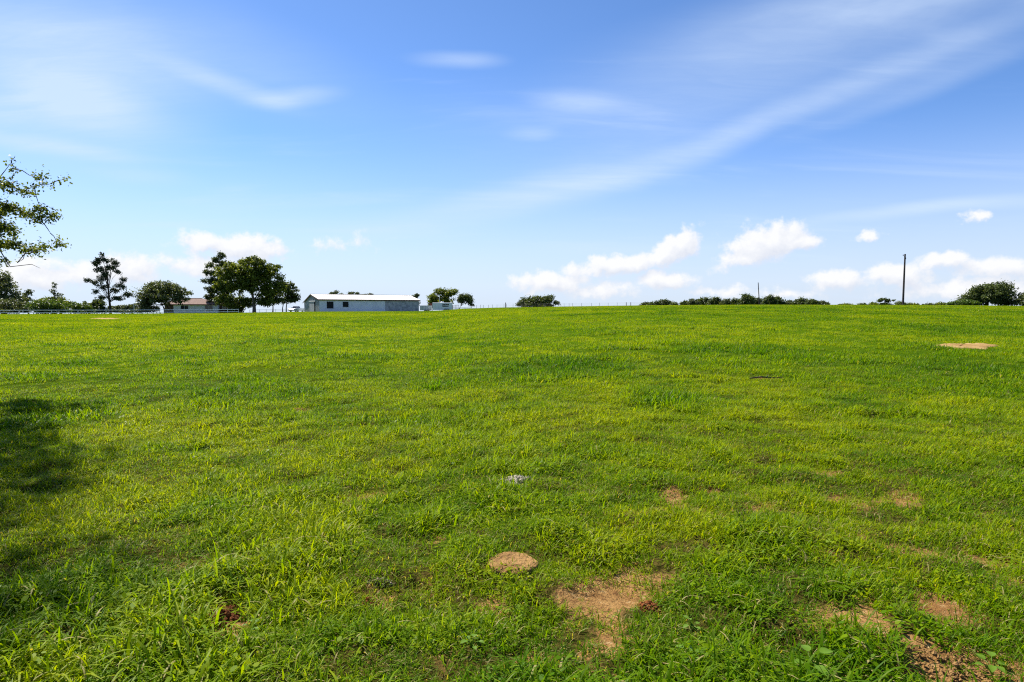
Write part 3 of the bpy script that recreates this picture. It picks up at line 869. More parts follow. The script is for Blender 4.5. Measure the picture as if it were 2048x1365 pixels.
def weed(label, px, py, leaves, size, seed):
    x0, y0 = ray_ground(px, py)
    r = random.Random(seed)
    root = thing('broadleaf_weed', label, 'weed', (x0, y0, tz(x0, y0)), r.uniform(0, 6), 'broad leaved weeds in the near grass')
    st = MB(); tops = []
    for i in range(leaves):
        a = 2 * math.pi * i / leaves + r.uniform(-0.4, 0.4); l = size * r.uniform(0.5, 1.0)
        p = Vector((math.cos(a) * l * 0.7, math.sin(a) * l * 0.7, size * r.uniform(0.5, 1.0)))
        st.tube([(0, 0, -0.01), p * 0.5 + Vector((0, 0, 0.25 * size)), p], [0.0022, 0.0018, 0.0012], 4)
        tops.append((p, a))
    st.build('stem', MAT['weed'], root)
    for p, a in tops:
        s = size * r.uniform(0.55, 0.85)
        fw = Vector((math.cos(a), math.sin(a), r.uniform(-0.35, 0.1))); sd = Vector((-math.sin(a), math.cos(a), 0))
        out = [(0, 0), (0.12, 0.24), (0.35, 0.36), (0.62, 0.30), (0.85, 0.14), (1, 0)]
        vs_ = [p + fw * s * u_ + sd * s * v_ + Vector((0, 0, 0.18 * s * v_ + 0.10 * s * math.sin(3 * u_))) for u_, v_ in out]
        vs_ += [p + fw * s * u_ - sd * s * v_ + Vector((0, 0, 0.18 * s * v_ + 0.10 * s * math.sin(3 * u_))) for u_, v_ in out[1:5]]
        mid = [p + fw * s * u_ + Vector((0, 0, 0.10 * s * math.sin(3 * u_) - 0.03 * s)) for u_, v_ in out[1:5]]
        V = [vs_[0]] + vs_[1:5] + [vs_[5]] + vs_[6:10] + mid
        fs = [(0, 1, 10), (0, 10, 6)]
        for k in range(3):
            fs += [(1 + k, 2 + k, 11 + k, 10 + k), (10 + k, 11 + k, 7 + k, 6 + k)]
        fs += [(4, 5, 13), (13, 5, 9)]
        o = MB().add(V, fs).build('leaf', MAT['weed'], root, smooth=True)
    return root
weed('pale green weed with pointed leaves at the bottom edge of the field, right of centre', 1622, 1346, 4, 0.085, 3)
weed('low weed with rounded leaves between the bare soil and the bottom edge', 1378, 1328, 5, 0.055, 4)
weed('leafy yellow green weed in the grass below the round tan cow pat', 945, 1302, 6, 0.05, 5)
weed('small broad leaved weed right of the dark red dirt hollow', 505, 1258, 5, 0.045, 6)
weed('upright leafy weed beside the sandy patch in the lower right corner', 1985, 1330, 6, 0.07, 7)
weed('broad leaved weed just right of the reddish clump', 1385, 1255, 5, 0.05, 8)

# fallen stick in mid field
x0, y0 = ray_ground(1528, 761)
o = MB().tube([(-0.55, 0.1, 0.03), (-0.1, 0.0, 0.10), (0.3, 0.05, 0.06), (0.75, -0.1, 0.10)], [0.03, 0.035, 0.028, 0.012], 6)
o.tube([(0.1, 0.02, 0.08), (0.25, 0.2, 0.16), (0.5, 0.3, 0.14)], [0.02, 0.014, 0.008], 5)
o = o.build('fallen_branch', MAT['bark'])
o.location = (x0, y0, tz(x0, y0) + 0.02); o.scale = (0.45, 0.45, 0.45)
tag(o, 'dark fallen branch lying in the grass right of centre', 'branch')

# ------------------------------------------------------------------ trees
def crown_mesh(lobes, nclump, per, rc, ls, seed, flat=0.7, shell=0.45, droop=0.0):
    """many leaf faces gathered in clumps spread through the lobes"""
    r = np.random.default_rng(seed)
    lob = np.array(lobes, float)
    wgt = (lob[:, 3] * lob[:, 4] * lob[:, 5]) ** 0.7; wgt /= wgt.sum()
    which = r.choice(len(lob), nclump, p=wgt)
    d = r.normal(size=(nclump, 3)); d /= np.linalg.norm(d, axis=1)[:, None]
    rad = r.uniform(size=nclump) ** shell * np.where(r.uniform(size=nclump) < 0.18, 1.22, 1.0)
    c = lob[which, :3] + d * rad[:, None] * np.maximum(lob[which, 3:] - rc * 0.5, 0.15 * lob[which, 3:])
    csz = rc * r.uniform(0.55, 1.3, nclump)
    ctone = np.clip(r.normal(0.42, 0.22, nclump), 0, 1)
    n = nclump * per
    ci_ = np.repeat(np.arange(nclump), per)
    off = r.normal(size=(n, 3)) * np.array([0.5, 0.5, 0.5 * flat])
    pos = c[ci_] + off * csz[ci_][:, None]
    pos[:, 2] -= droop * np.abs(off[:, 0] * csz[ci_])
    nrm = off * 0.8 + np.array([0, 0, 0.45]) + r.normal(size=(n, 3)) * 0.7
    nrm /= np.linalg.norm(nrm, axis=1)[:, None]
    rd = r.normal(size=(n, 3))
    t1 = np.cross(nrm, rd); t1 /= np.linalg.norm(t1, axis=1)[:, None]
    t2 = np.cross(nrm, t1)
    s = (ls * r.uniform(0.6, 1.35, n))[:, None]
    v = np.empty((n, 4, 3))
    v[:, 0] = pos - t1 * s * 0.62; v[:, 1] = pos + t2 * s * 0.34 + t1 * s * 0.05
    v[:, 2] = pos + t1 * s * 0.62; v[:, 3] = pos - t2 * s * 0.34 + t1 * s * 0.05
    v[:, 1] += nrm * s * 0.10; v[:, 3] += nrm * s * 0.10
    tone = np.clip(ctone[ci_] + r.normal(0, 0.16, n), 0, 1)
    return v.reshape(-1, 3), np.arange(n * 4), np.full(n, 4), np.repeat(tone, 4), c

def tree(name, label, cat, px, D, lobes_px, mat, bark='bark', dens=1.0, rc=0.9, ls=0.42, per=26, trunk_r=0.25, trunks=None, seed=1,
         group=None, base_py=None, limbs=10, flat=0.7, shell=0.45, depth=0.9, lean=0.0, fork=0.35):
    bx = X(px, D); by = D
    bz = tz(bx, by) - 0.05
    root = thing(name, label, cat, (bx, by, bz), 0.0, group)
    r = random.Random(seed)
    lobes = []
    for (lx, ly, hx, hy) in lobes_px:
        lobes.append((X(lx, D) - bx, r.uniform(-0.3, 0.3) * hx / F_PX * D, Z(ly, D) - bz, hx / F_PX * D, hx / F_PX * D * depth, hy / F_PX * D))
    vol = sum((a[3] * a[4] * a[5]) ** (2 / 3) for a in lobes)
    ncl = max(8, int(5.2 * dens * vol / (rc * rc)))
    v, l, s, t, c = crown_mesh(lobes, ncl, per, rc, ls, seed, flat, shell)
    np_mesh('crown', v, l, s, MAT[mat], {'tone': t}, root)
    # trunk, with limbs reaching to the clumps
    top = max(a[2] + a[5] * 0.6 for a in lobes)
    mid = Vector((sum(a[0] for a in lobes) / len(lobes), 0, 0))
    mb = MB()
    for (tpx, tr) in (trunks or [(px, trunk_r)]):
        ox = X(tpx, D) - bx
        hgt = top * 0.78
        pts = [Vector((ox, 0, -0.25)), Vector((ox + r.uniform(-.1, .1), 0, hgt * 0.18)), Vector((ox * 0.9 + mid.x * 0.25 + lean * hgt * 0.3, r.uniform(-.2, .2), hgt * 0.45)),
               Vector((ox * 0.6 + mid.x * 0.5 + lean * hgt * 0.7, r.uniform(-.3, .3), hgt * 0.75)), Vector((ox * 0.4 + mid.x * 0.7 + lean * hgt, 0, hgt))]
        mb.tube(pts, [tr * 1.35, tr, tr * 0.75, tr * 0.45, tr * 0.12], 8)
        tgt = [Vector(c[k]) for k in r.sample(range(len(c)), min(limbs, len(c)))]
        for q in tgt:
            h0 = min(max(fork * hgt, q.z * r.uniform(0.35, 0.75)), hgt * 0.95)
            # point on the trunk at that height
            for a_, b_ in zip(pts[:-1], pts[1:]):
                if a_.z <= h0 <= b_.z:
                    st_ = a_.lerp(b_, (h0 - a_.z) / max(1e-3, b_.z - a_.z)); break
            else: st_ = pts[-1]
            m1 = st_.lerp(q, 0.5) + Vector((r.uniform(-.1, .1), r.uniform(-.1, .1), 0.12 * (q - st_).length))
            rr = tr * r.uniform(0.22, 0.42)
            mb.tube([st_, m1, q], [rr, rr * 0.6, rr * 0.15], 5, cap=False)
    mb.build('trunk', MAT[bark], root, smooth=True)
    return root

# left edge
tree('broadleaf_tree', 'large dark rounded tree at the left edge behind the white fence', 'tree', 6, 185,
     [(0, 582, 42, 36), (-40, 578, 50, 42), (34, 600, 24, 20), (10, 560, 22, 20), (-5, 605, 40, 18)], 'grey_green', seed=21, trunk_r=0.35, rc=1.1, ls=0.5)
tree('slender_tree', 'small dark tree peeking up right of the large left edge tree', 'tree', 57, 190,
     [(58, 583, 8, 9), (55, 598, 13, 12), (48, 610, 14, 10)], 'oak', seed=22, trunk_r=0.12, rc=0.7)
tree('shrub', 'grey green shrub behind the fence at the left edge', 'shrub', 14, 165, [(14, 609, 34, 13), (35, 612, 20, 10), (-20, 610, 25, 14), (10, 622, 40, 7), (45, 620, 22, 8)], 'grey_green', seed=23, trunk_r=0.1, rc=0.7, ls=0.36)
tree('shrub', 'broad bright green shrub behind the white fence', 'shrub', 92, 158, [(92, 610, 34, 12), (70, 613, 20, 9), (115, 613, 18, 9), (92, 622, 42, 7)], 'bush', seed=24, trunk_r=0.1, rc=0.7, ls=0.36)
tree('sparse_tree', 'thin sparse bare-looking tree rising behind the green shrubs', 'tree', 112, 176, [(113, 570, 6, 7), (107, 583, 8, 6), (119, 590, 9, 5), (108, 598, 12, 6)], 'oak',
     seed=25, trunk_r=0.13, rc=0.45, ls=0.28, per=14, dens=0.55, limbs=16)
tree('shrub', 'dark shrub behind the broad bright green shrub', 'shrub', 120, 178, [(112, 603, 24, 11), (135, 608, 18, 10), (88, 603, 16, 9)], 'pecan', seed=26, trunk_r=0.1, rc=0.8)
tree('shrub', 'low green shrub between the bright shrub and the pine', 'shrub', 152, 172, [(150, 613, 24, 9), (168, 616, 16, 6), (155, 623, 32, 5)], 'bush', seed=27, trunk_r=0.08, rc=0.6, ls=0.36)
tree('broadleaf_tree', 'low dark tree just left of the pine trunk', 'tree', 195, 182, [(195, 611, 25, 11), (180, 614, 15, 9), (200, 604, 13, 7), (192, 622, 28, 5)], 'oak', seed=28, trunk_r=0.12, rc=0.7)
tree('shrub', 'low scrub right of the pine trunk', 'shrub', 246, 190, [(235, 617, 20, 5), (255, 616, 20, 6), (270, 615, 12, 8), (250, 622, 40, 5)], 'grey_green', seed=29, trunk_r=0.08, rc=0.5, ls=0.34)
tree('pine_tree', 'tall airy pine standing alone behind the white fence', 'pine tree', 222, 168,
     [(209, 511, 7, 8), (203, 521, 9, 8), (217, 521, 9, 9), (193, 528, 10, 7), (234, 529, 12, 13), (224, 537, 10, 8), (208, 538, 9, 7), (197, 541, 8, 6), (238, 543, 7, 7),
      (178, 562, 10, 6), (192, 565, 13, 7), (204, 557, 11, 8), (216, 549, 9, 7), (251, 561, 9, 9), (246, 573, 12, 9), (206, 575, 13, 7), (232, 580, 11, 7), (194, 583, 8, 6),
      (254, 590, 12, 7), (237, 597, 13, 6), (205, 595, 9, 6)], 'pine', seed=30, trunk_r=0.27, rc=0.55, ls=0.30, per=20, dens=0.85, limbs=34, flat=0.85, shell=0.6, lean=-0.02, fork=0.25)
tree('live_oak_tree', 'wide dome shaped grey green tree in front of the house', 'tree', 338, 165,
     [(332, 588, 46, 24), (300, 602, 24, 17), (365, 590, 22, 20), (288, 612, 13, 10), (330, 574, 34, 13), (310, 590, 26, 20), (300, 618, 22, 8), (276, 621, 22, 6)], 'grey_green', seed=31,
     trunks=[(330, 0.16), (338, 0.2), (347, 0.16)], rc=0.85, ls=0.42, limbs=10)
# beside the barn
tree('sweetgum_tree', 'tall ragged dark tree left of the big tree by the house', 'tree', 461, 184,
     [(447, 512, 9, 9), (436, 520, 9, 9), (425, 533, 11, 9), (446, 530, 14, 12), (416, 545, 9, 7), (432, 546, 15, 10), (411, 562, 7, 6), (427, 562, 16, 9), (415, 577, 8, 6),
      (432, 580, 18, 10), (418, 594, 11, 7), (438, 598, 18, 10), (455, 560, 16, 20), (460, 585, 16, 18), (424, 607, 10, 6)], 'oak', seed=32, trunk_r=0.32, rc=0.6, ls=0.36, dens=0.85, limbs=26, flat=0.85, shell=0.5)
tree('big_shade_tree', 'largest leafy shade tree between the house and the barn', 'tree', 509, 168,
     [(505, 540, 40, 22), (470, 540, 24, 20), (540, 545, 24, 22), (480, 572, 32, 20), (530, 575, 32, 24), (497, 522, 22, 9), (508, 517, 14, 7), (455, 575, 18, 16),
      (558, 570, 15, 20), (470, 600, 26, 10), (500, 560, 34, 22), (520, 525, 16, 8), (452, 548, 20, 20), (448, 600, 18, 12), (490, 603, 20, 9), (530, 602, 20, 8), (440, 570, 14, 16), (466, 611, 22, 8), (492, 610, 14, 7), (535, 606, 18, 8)], 'pecan', 'bark_pale', seed=33, trunk_r=0.42, rc=0.74, ls=0.42, dens=0.92, limbs=22, fork=0.15, per=28)
tree('broadleaf_tree', 'small dark tree at the right foot of the big shade tree', 'tree', 546, 172, [(548, 590, 18, 16), (540, 604, 12, 6), (556, 602, 14, 7)], 'oak', seed=34, trunk_r=0.16, rc=0.75, ls=0.42, limbs=12)
tree('broadleaf_tree', 'round dark tree nearest the barn, beside the white pickup', 'tree', 570, 180,
     [(578, 580, 20, 20), (590, 596, 12, 12), (565, 572, 14, 13), (575, 600, 18, 9)], 'oak', seed=35, trunks=[(566, 0.13), (573, 0.15)], rc=0.8, ls=0.44, limbs=12)
tree('shrub', 'small dark shrub under the big shade tree', 'shrub', 487, 182, [(487, 612, 12, 7), (472, 612, 16, 9), (500, 612, 9, 6), (470, 621, 18, 5)], 'oak', seed=36, trunk_r=0.1, rc=0.6, ls=0.36)
# behind the barn
tree('far_tree', 'wispy treetop showing above the left half of the barn roof', 'tree', 672, 240, [(666, 587, 8, 4), (673, 584, 5, 6), (682, 589, 6, 3), (674, 598, 14, 8)], 'grey_green', seed=37, trunk_r=0.15, rc=0.6, ls=0.4, per=14, dens=0.7)
tree('far_tree', 'low treetop showing above the middle of the barn roof', 'tree', 708, 245, [(704, 587, 7, 4), (716, 588, 6, 4), (710, 598, 16, 8)], 'grey_green', seed=38, trunk_r=0.15, rc=0.6, ls=0.4, dens=0.8)
tree('far_tree', 'flat strip of treetop just above the barn ridge', 'tree', 738, 250, [(728, 591, 14, 2), (742, 589, 5, 3), (735, 599, 16, 7)], 'grey_green', seed=39, trunk_r=0.15, rc=0.6, ls=0.4)
tree('far_tree', 'small tree peeking over the right end of the barn roof', 'tree', 832, 235, [(834, 591, 6, 5), (828, 596, 9, 6), (832, 606, 9, 8)], 'grey_green', seed=40, trunk_r=0.15, rc=0.6, ls=0.4)
# behind the trailers
tree('broadleaf_tree', 'dense round tree behind the white stock trailer', 'tree', 888, 216,
     [(880, 584, 14, 9), (868, 597, 12, 11), (893, 588, 15, 11), (904, 584, 11, 9), (886, 602, 22, 10), (862, 605, 9, 9)], 'pecan', seed=41, trunk_r=0.25, rc=0.9, ls=0.48, dens=1.2)
tree('broadleaf_tree', 'smaller open tree right of the stock trailer', 'tree', 919, 214,
     [(930, 595, 16, 9), (940, 602, 10, 9), (922, 600, 9, 11), (944, 610, 6, 4)], 'oak', seed=42, trunk_r=0.18, rc=0.8, ls=0.45, dens=1.1, limbs=12)
# mid oak behind the wire fence
tree('live_oak_tree', 'lone wide oak behind the wire fence near the middle', 'tree', 1078, 215,
     [(1068, 602, 30, 11), (1050, 606, 16, 9), (1085, 602, 20, 11), (1100, 597, 9, 9), (1113, 606, 7, 7), (1040, 609, 8, 5), (1075, 611, 36, 6)], 'oak', seed=43, trunk_r=0.35, rc=0.85, ls=0.45, dens=1.25)

# far tree line along the crest, left to right
ROW1 = [(1292, 604, 15), (1310, 602, 14), (1330, 599, 17), (1348, 605, 9)]
ROW2 = [(1370, 601, 11), (1386, 597, 14), (1406, 594, 17), (1430, 594, 17), (1452, 598, 14), (1472, 597, 14), (1492, 587, 18), (1514, 594, 13), (1539, 589, 16),
        (1556, 593, 14), (1578, 600, 13), (1602, 594, 18), (1624, 597, 15), (1645, 601, 14)]
ROW3 = [(1690, 607.5, 17), (1725, 607, 13), (1750, 605, 16), (1800, 603, 14), (1823, 606, 12), (1856, 607, 15), (1882, 604, 14)]
ORD = ['first', 'second', 'third', 'fourth', 'fifth', 'sixth', 'seventh', 'eighth', 'ninth', 'tenth', 'eleventh', 'twelfth', 'thirteenth', 'fourteenth']
def row(rowl, text, group, mats, sd):
    for i, (px, top, hw) in enumerate(rowl):
        rg = random.Random(sd + i); D = 285 + rg.uniform(-20, 25)
        hh = (616 - top) / 2
        lob = [(px, top + hh, hw * 0.95, hh), (px - hw * 0.45, top + hh * 1.25, hw * 0.6, hh * 0.8), (px + hw * 0.5, top + hh * 1.2, hw * 0.55, hh * 0.8), (px + rg.uniform(-.3, .3) * hw, top + hh * 0.5, hw * 0.4, hh * 0.5)]
        tree('ridge_tree', 'dark ridge tree, %s from the left %s' % (ORD[i], text), 'tree', px, D, lob, mats[i % len(mats)], seed=sd + i, group=group,
             trunk_r=0.22, rc=0.95, ls=0.55, per=20, dens=1.2, limbs=5)
row(ROW1, 'in the short clump right of the wire fence', 'short clump of ridge trees', ['oak'], 300)
row(ROW2, 'in the long line around the thin leaning pole', 'long line of ridge trees', ['oak', 'grey_green', 'oak'], 320)
row(ROW3, 'of the low bushes around the tall pole', 'low ridge bushes', ['pecan', 'oak'], 350)
tree('umbrella_tree', 'small flat topped tree standing up left of the tall pole', 'tree', 1769, 275, [(1768, 599, 9, 3), (1759, 602, 6, 3), (1775, 602, 7, 4), (1770, 609, 14, 4), (1786, 601, 3, 2)], 'oak', seed=380, trunk_r=0.2, rc=0.7, ls=0.45)
tree('big_oak_tree', 'massive dark rounded oak at the right end of the field', 'tree', 1972, 178,
     [(1972, 592, 46, 22), (1945, 598, 28, 16), (2003, 592, 26, 21), (1985, 577, 32, 14), (1960, 582, 22, 13), (1925, 606, 20, 8), (2015, 606, 18, 8)], 'oak', seed=44, trunk_r=0.5, rc=0.95, ls=0.45, dens=1.25)
tree('broadleaf_tree', 'dark tree cut by the right edge of the picture', 'tree', 2046, 172, [(2046, 598, 22, 14), (2060, 590, 24, 16), (2035, 605, 14, 9)], 'grey_green', seed=45, trunk_r=0.25, rc=0.85, ls=0.45)
tree('shrub', 'lighter green shrub at the left foot of the massive oak', 'shrub', 1925, 170, [(1928, 606, 22, 8), (1905, 609, 14, 6), (1948, 608, 16, 7)], 'bush', seed=46, trunk_r=0.1, rc=0.7, ls=0.4)

# near oak: the trunk stands outside the view at left, branches hang into it
def near_oak():
    bx, by = -13.6, 11.2; bz = tz(bx, by) - 0.1
    root = thing('overhanging_oak', 'near oak whose leafy branches hang into view at the left edge', 'tree', (bx, by, bz))
    D = 11.6
    vis = [(-6, 368, 34, 16), (28, 372, 18, 10), (60, 384, 24, 6), (80, 374, 20, 5), (112, 368, 16, 4), (138, 360, 9, 3), (84, 356, 7, 4), (98, 354, 4, 4),
           (-4, 420, 36, 14), (28, 416, 26, 10), (60, 428, 26, 12), (92, 420, 18, 10), (110, 432, 16, 8), (86, 440, 20, 8),
           (2, 455, 34, 16), (34, 462, 16, 12), (-8, 488, 36, 14), (38, 490, 22, 10), (66, 500, 24, 7), (88, 494, 13, 5), (108, 467, 7, 4), (122, 490, 12, 4), (128, 485, 9, 4),
           (-6, 524, 18, 10), (18, 522, 9, 9), (40, 526, 16, 1.5), (44, 312, 2, 4), (36, 325, 3, 3), (44, 340, 2, 4), (-20, 395, 30, 20), (-30, 440, 40, 30), (-30, 480, 40, 30)]
    rr = random.Random(4)
    lob = []
    for (px, py, hx, hy) in vis:
        dd = D + rr.uniform(-0.25, 0.25)
        lob.append((X(px, dd) - bx, dd - by, Z(py, dd) - bz, hx / F_PX * dd, max(0.12, hx / F_PX * dd * 0.8), hy / F_PX * dd))
    v, l, s, t, c = crown_mesh(lob, 500, 16, 0.13, 0.046, 5, 0.9, 0.55)
    # the rest of the crown, outside the view
    big = [(1.2, -0.6, 6.6, 2.6, 2.8, 2.0), (3.0, -1.0, 8.4, 2.0, 2.0, 1.0), (4.2, -0.6, 7.6, 1.2, 1.3, 0.6), (-1.5, -0.5, 6.5, 3.0, 3.2, 2.6), (0.2, 0.2, 8.8, 3.0, 3.0, 1.6),
           (2.2, 0.2, 4.6, 1.2, 1.0, 1.0), (3.1, 0.4, 6.2, 1.0, 1.1, 0.9), (1.8, -3.4, 6.2, 1.8, 1.6, 1.5), (3.6, -3.0, 7.0, 1.4, 1.4, 0.9)]
    v2, l2, s2, t2, c2 = crown_mesh(big, 1250, 26, 0.42, 0.085, 6, 0.7, 0.5)
    shade = [(-9.9, 11.4, 6.4, 0.8, 0.8, 0.6), (-9.5, 10.3, 7.3, 1.0, 1.0, 0.5), (-8.9, 9.7, 7.6, 1.0, 1.0, 0.5), (-8.3, 8.9, 7.5, 0.8, 0.9, 0.5), (-7.7, 8.3, 7.6, 0.8, 0.8, 0.5), (-7.3, 7.9, 7.8, 0.7, 0.7, 0.4), (-9.4, 10.9, 6.2, 0.7, 0.7, 0.5)]  # unseen leaf lobes added to cast the shade on the left foreground
    shade = [(a[0] - bx, a[1] - by, a[2] - bz) + a[3:] for a in shade]
    v3, l3, s3, t3, c3 = crown_mesh(shade, 150, 22, 0.32, 0.085, 7, 0.7, 0.5)
    v2 = np.concatenate([v2, v3]); t2 = np.concatenate([t2, t3]); s2 = np.concatenate([s2, s3]); c2 = np.concatenate([c2, c3])
    # nothing of the high crown comes down into the open sky of the view
    ctr = v2.reshape(-1, 4, 3).mean(1) + np.array([bx, by, bz])
    upx = ctr[:, 0] / ctr[:, 1] * F_PX + W_PX / 2; upy = H_PX / 2 - F_PX * math.tan(PITCH) - (ctr[:, 2] - EYE) / ctr[:, 1] * F_PX
    ok = (upx < -12) | (upy < -30)
    v2 = v2.reshape(-1, 4, 3)[ok].reshape(-1, 3); t2 = t2.reshape(-1, 4)[ok].ravel(); s2 = s2[ok]; l2 = np.arange(len(v2))
    n1 = len(v)
    np_mesh('crown', np.concatenate([v, v2]), np.concatenate([l, l2 + n1]), np.concatenate([s, s2]), MAT['near_oak'], {'tone': np.concatenate([t, t2])}, root)
    mb = MB()
    mb.tube([(0, 0, -0.2), (0.05, 0, 0.6), (0.0, 0.05, 2.0), (0.2, -0.1, 4.0), (0.5, -0.3, 6.5), (0.8, -0.4, 8.5)], [0.42, 0.32, 0.27, 0.22, 0.14, 0.05], 12)
    starts = [Vector((0.1, 0, 3.0)), Vector((0.2, -0.1, 4.0)), Vector((0.1, 0, 3.4))]
    hubs = []
    for hpx, hpy, st_ in ((0, 372, starts[1]), (10, 425, starts[2]), (0, 490, starts[0])):
        h = Vector((X(hpx, D) - bx, D - by, Z(hpy, D) - bz))
        mb.tube([st_, st_.lerp(h, 0.5) + Vector((0, 0, 0.25)), h], [0.09, 0.055, 0.022], 6, cap=False)
        hubs.append(h)
    done = list(hubs)                                    # each tuft of leaves hangs from the nearest twig
    todo = sorted((Vector(a[:3]) for a in lob), key=lambda q: q.x)
    for q in todo:
        h = min(done, key=lambda p: (p - q).length + 0.4 * max(0, p.x - q.x))
        dl = (q - h).length
        m1 = h.lerp(q, 0.35) + Vector((0, rr.uniform(-.1, .1) * dl, rr.uniform(0.02, 0.12) * dl)); m2 = h.lerp(q, 0.7) + Vector((0, rr.uniform(-.1, .1) * dl, rr.uniform(-0.06, 0.06) * dl))
        mb.tube([h, m1, m2, q], [0.010, 0.008, 0.006, 0.003], 4, cap=False)
        done.append(q)
    e1 = Vector((X(85, D) - bx, D - by, Z(537, D) - bz))
    mb.tube([hubs[2], Vector((X(25, D) - bx, D - by, Z(534, D) - bz)), Vector((X(68, D) - bx, D - by, Z(529, D) - bz)), e1], [0.014, 0.008, 0.005, 0.002], 4)
    for k in rr.sample(range(len(c2)), 46):
        q = Vector(c2[k]); st_ = Vector((0.2, -0.1, min(8.0, max(3.0, q.z * 0.7))))
        mb.tube([st_, st_.lerp(q, 0.5) + Vector((0, 0, 0.3)), q], [0.08, 0.05, 0.012], 5, cap=False)
    mb.build('trunk', MAT['bark'], root, smooth=True)
near_oak()

# ------------------------------------------------------------------ helpers for buildings set out along a line
def along(P, d, px):
    u = (px - W_PX / 2) / F_PX
    return (u * P[1] - P[0]) / (d[0] - u * d[1])

def corrugated(mb, x0, x1, y, z0, z1, pitch=0.60, dep=0.025, nrm=-1, ztop=None):
    """ribbed sheet in the plane y, ribs upright, standing out towards nrm"""
    n = max(1, int(round((x1 - x0) / pitch))); p = (x1 - x0) / n
    xs, ys = [], []
    for i in range(n):
        b = x0 + i * p
        for t, d_ in ((0, 0), (0.60, 0), (0.70, 1), (0.88, 1), (0.98, 0)):
            xs.append(b + t * p); ys.append(y + nrm * dep * d_)
    xs.append(x1); ys.append(y)
    k = len(xs)
    f = ztop or (lambda q: z1)
    mb.add([(a, b, z0) for a, b in zip(xs, ys)] + [(a, b, f(a)) for a, b in zip(xs, ys)],
           [(i, i + 1, i + 1 + k, i + k) for i in range(k - 1)])
    return mb

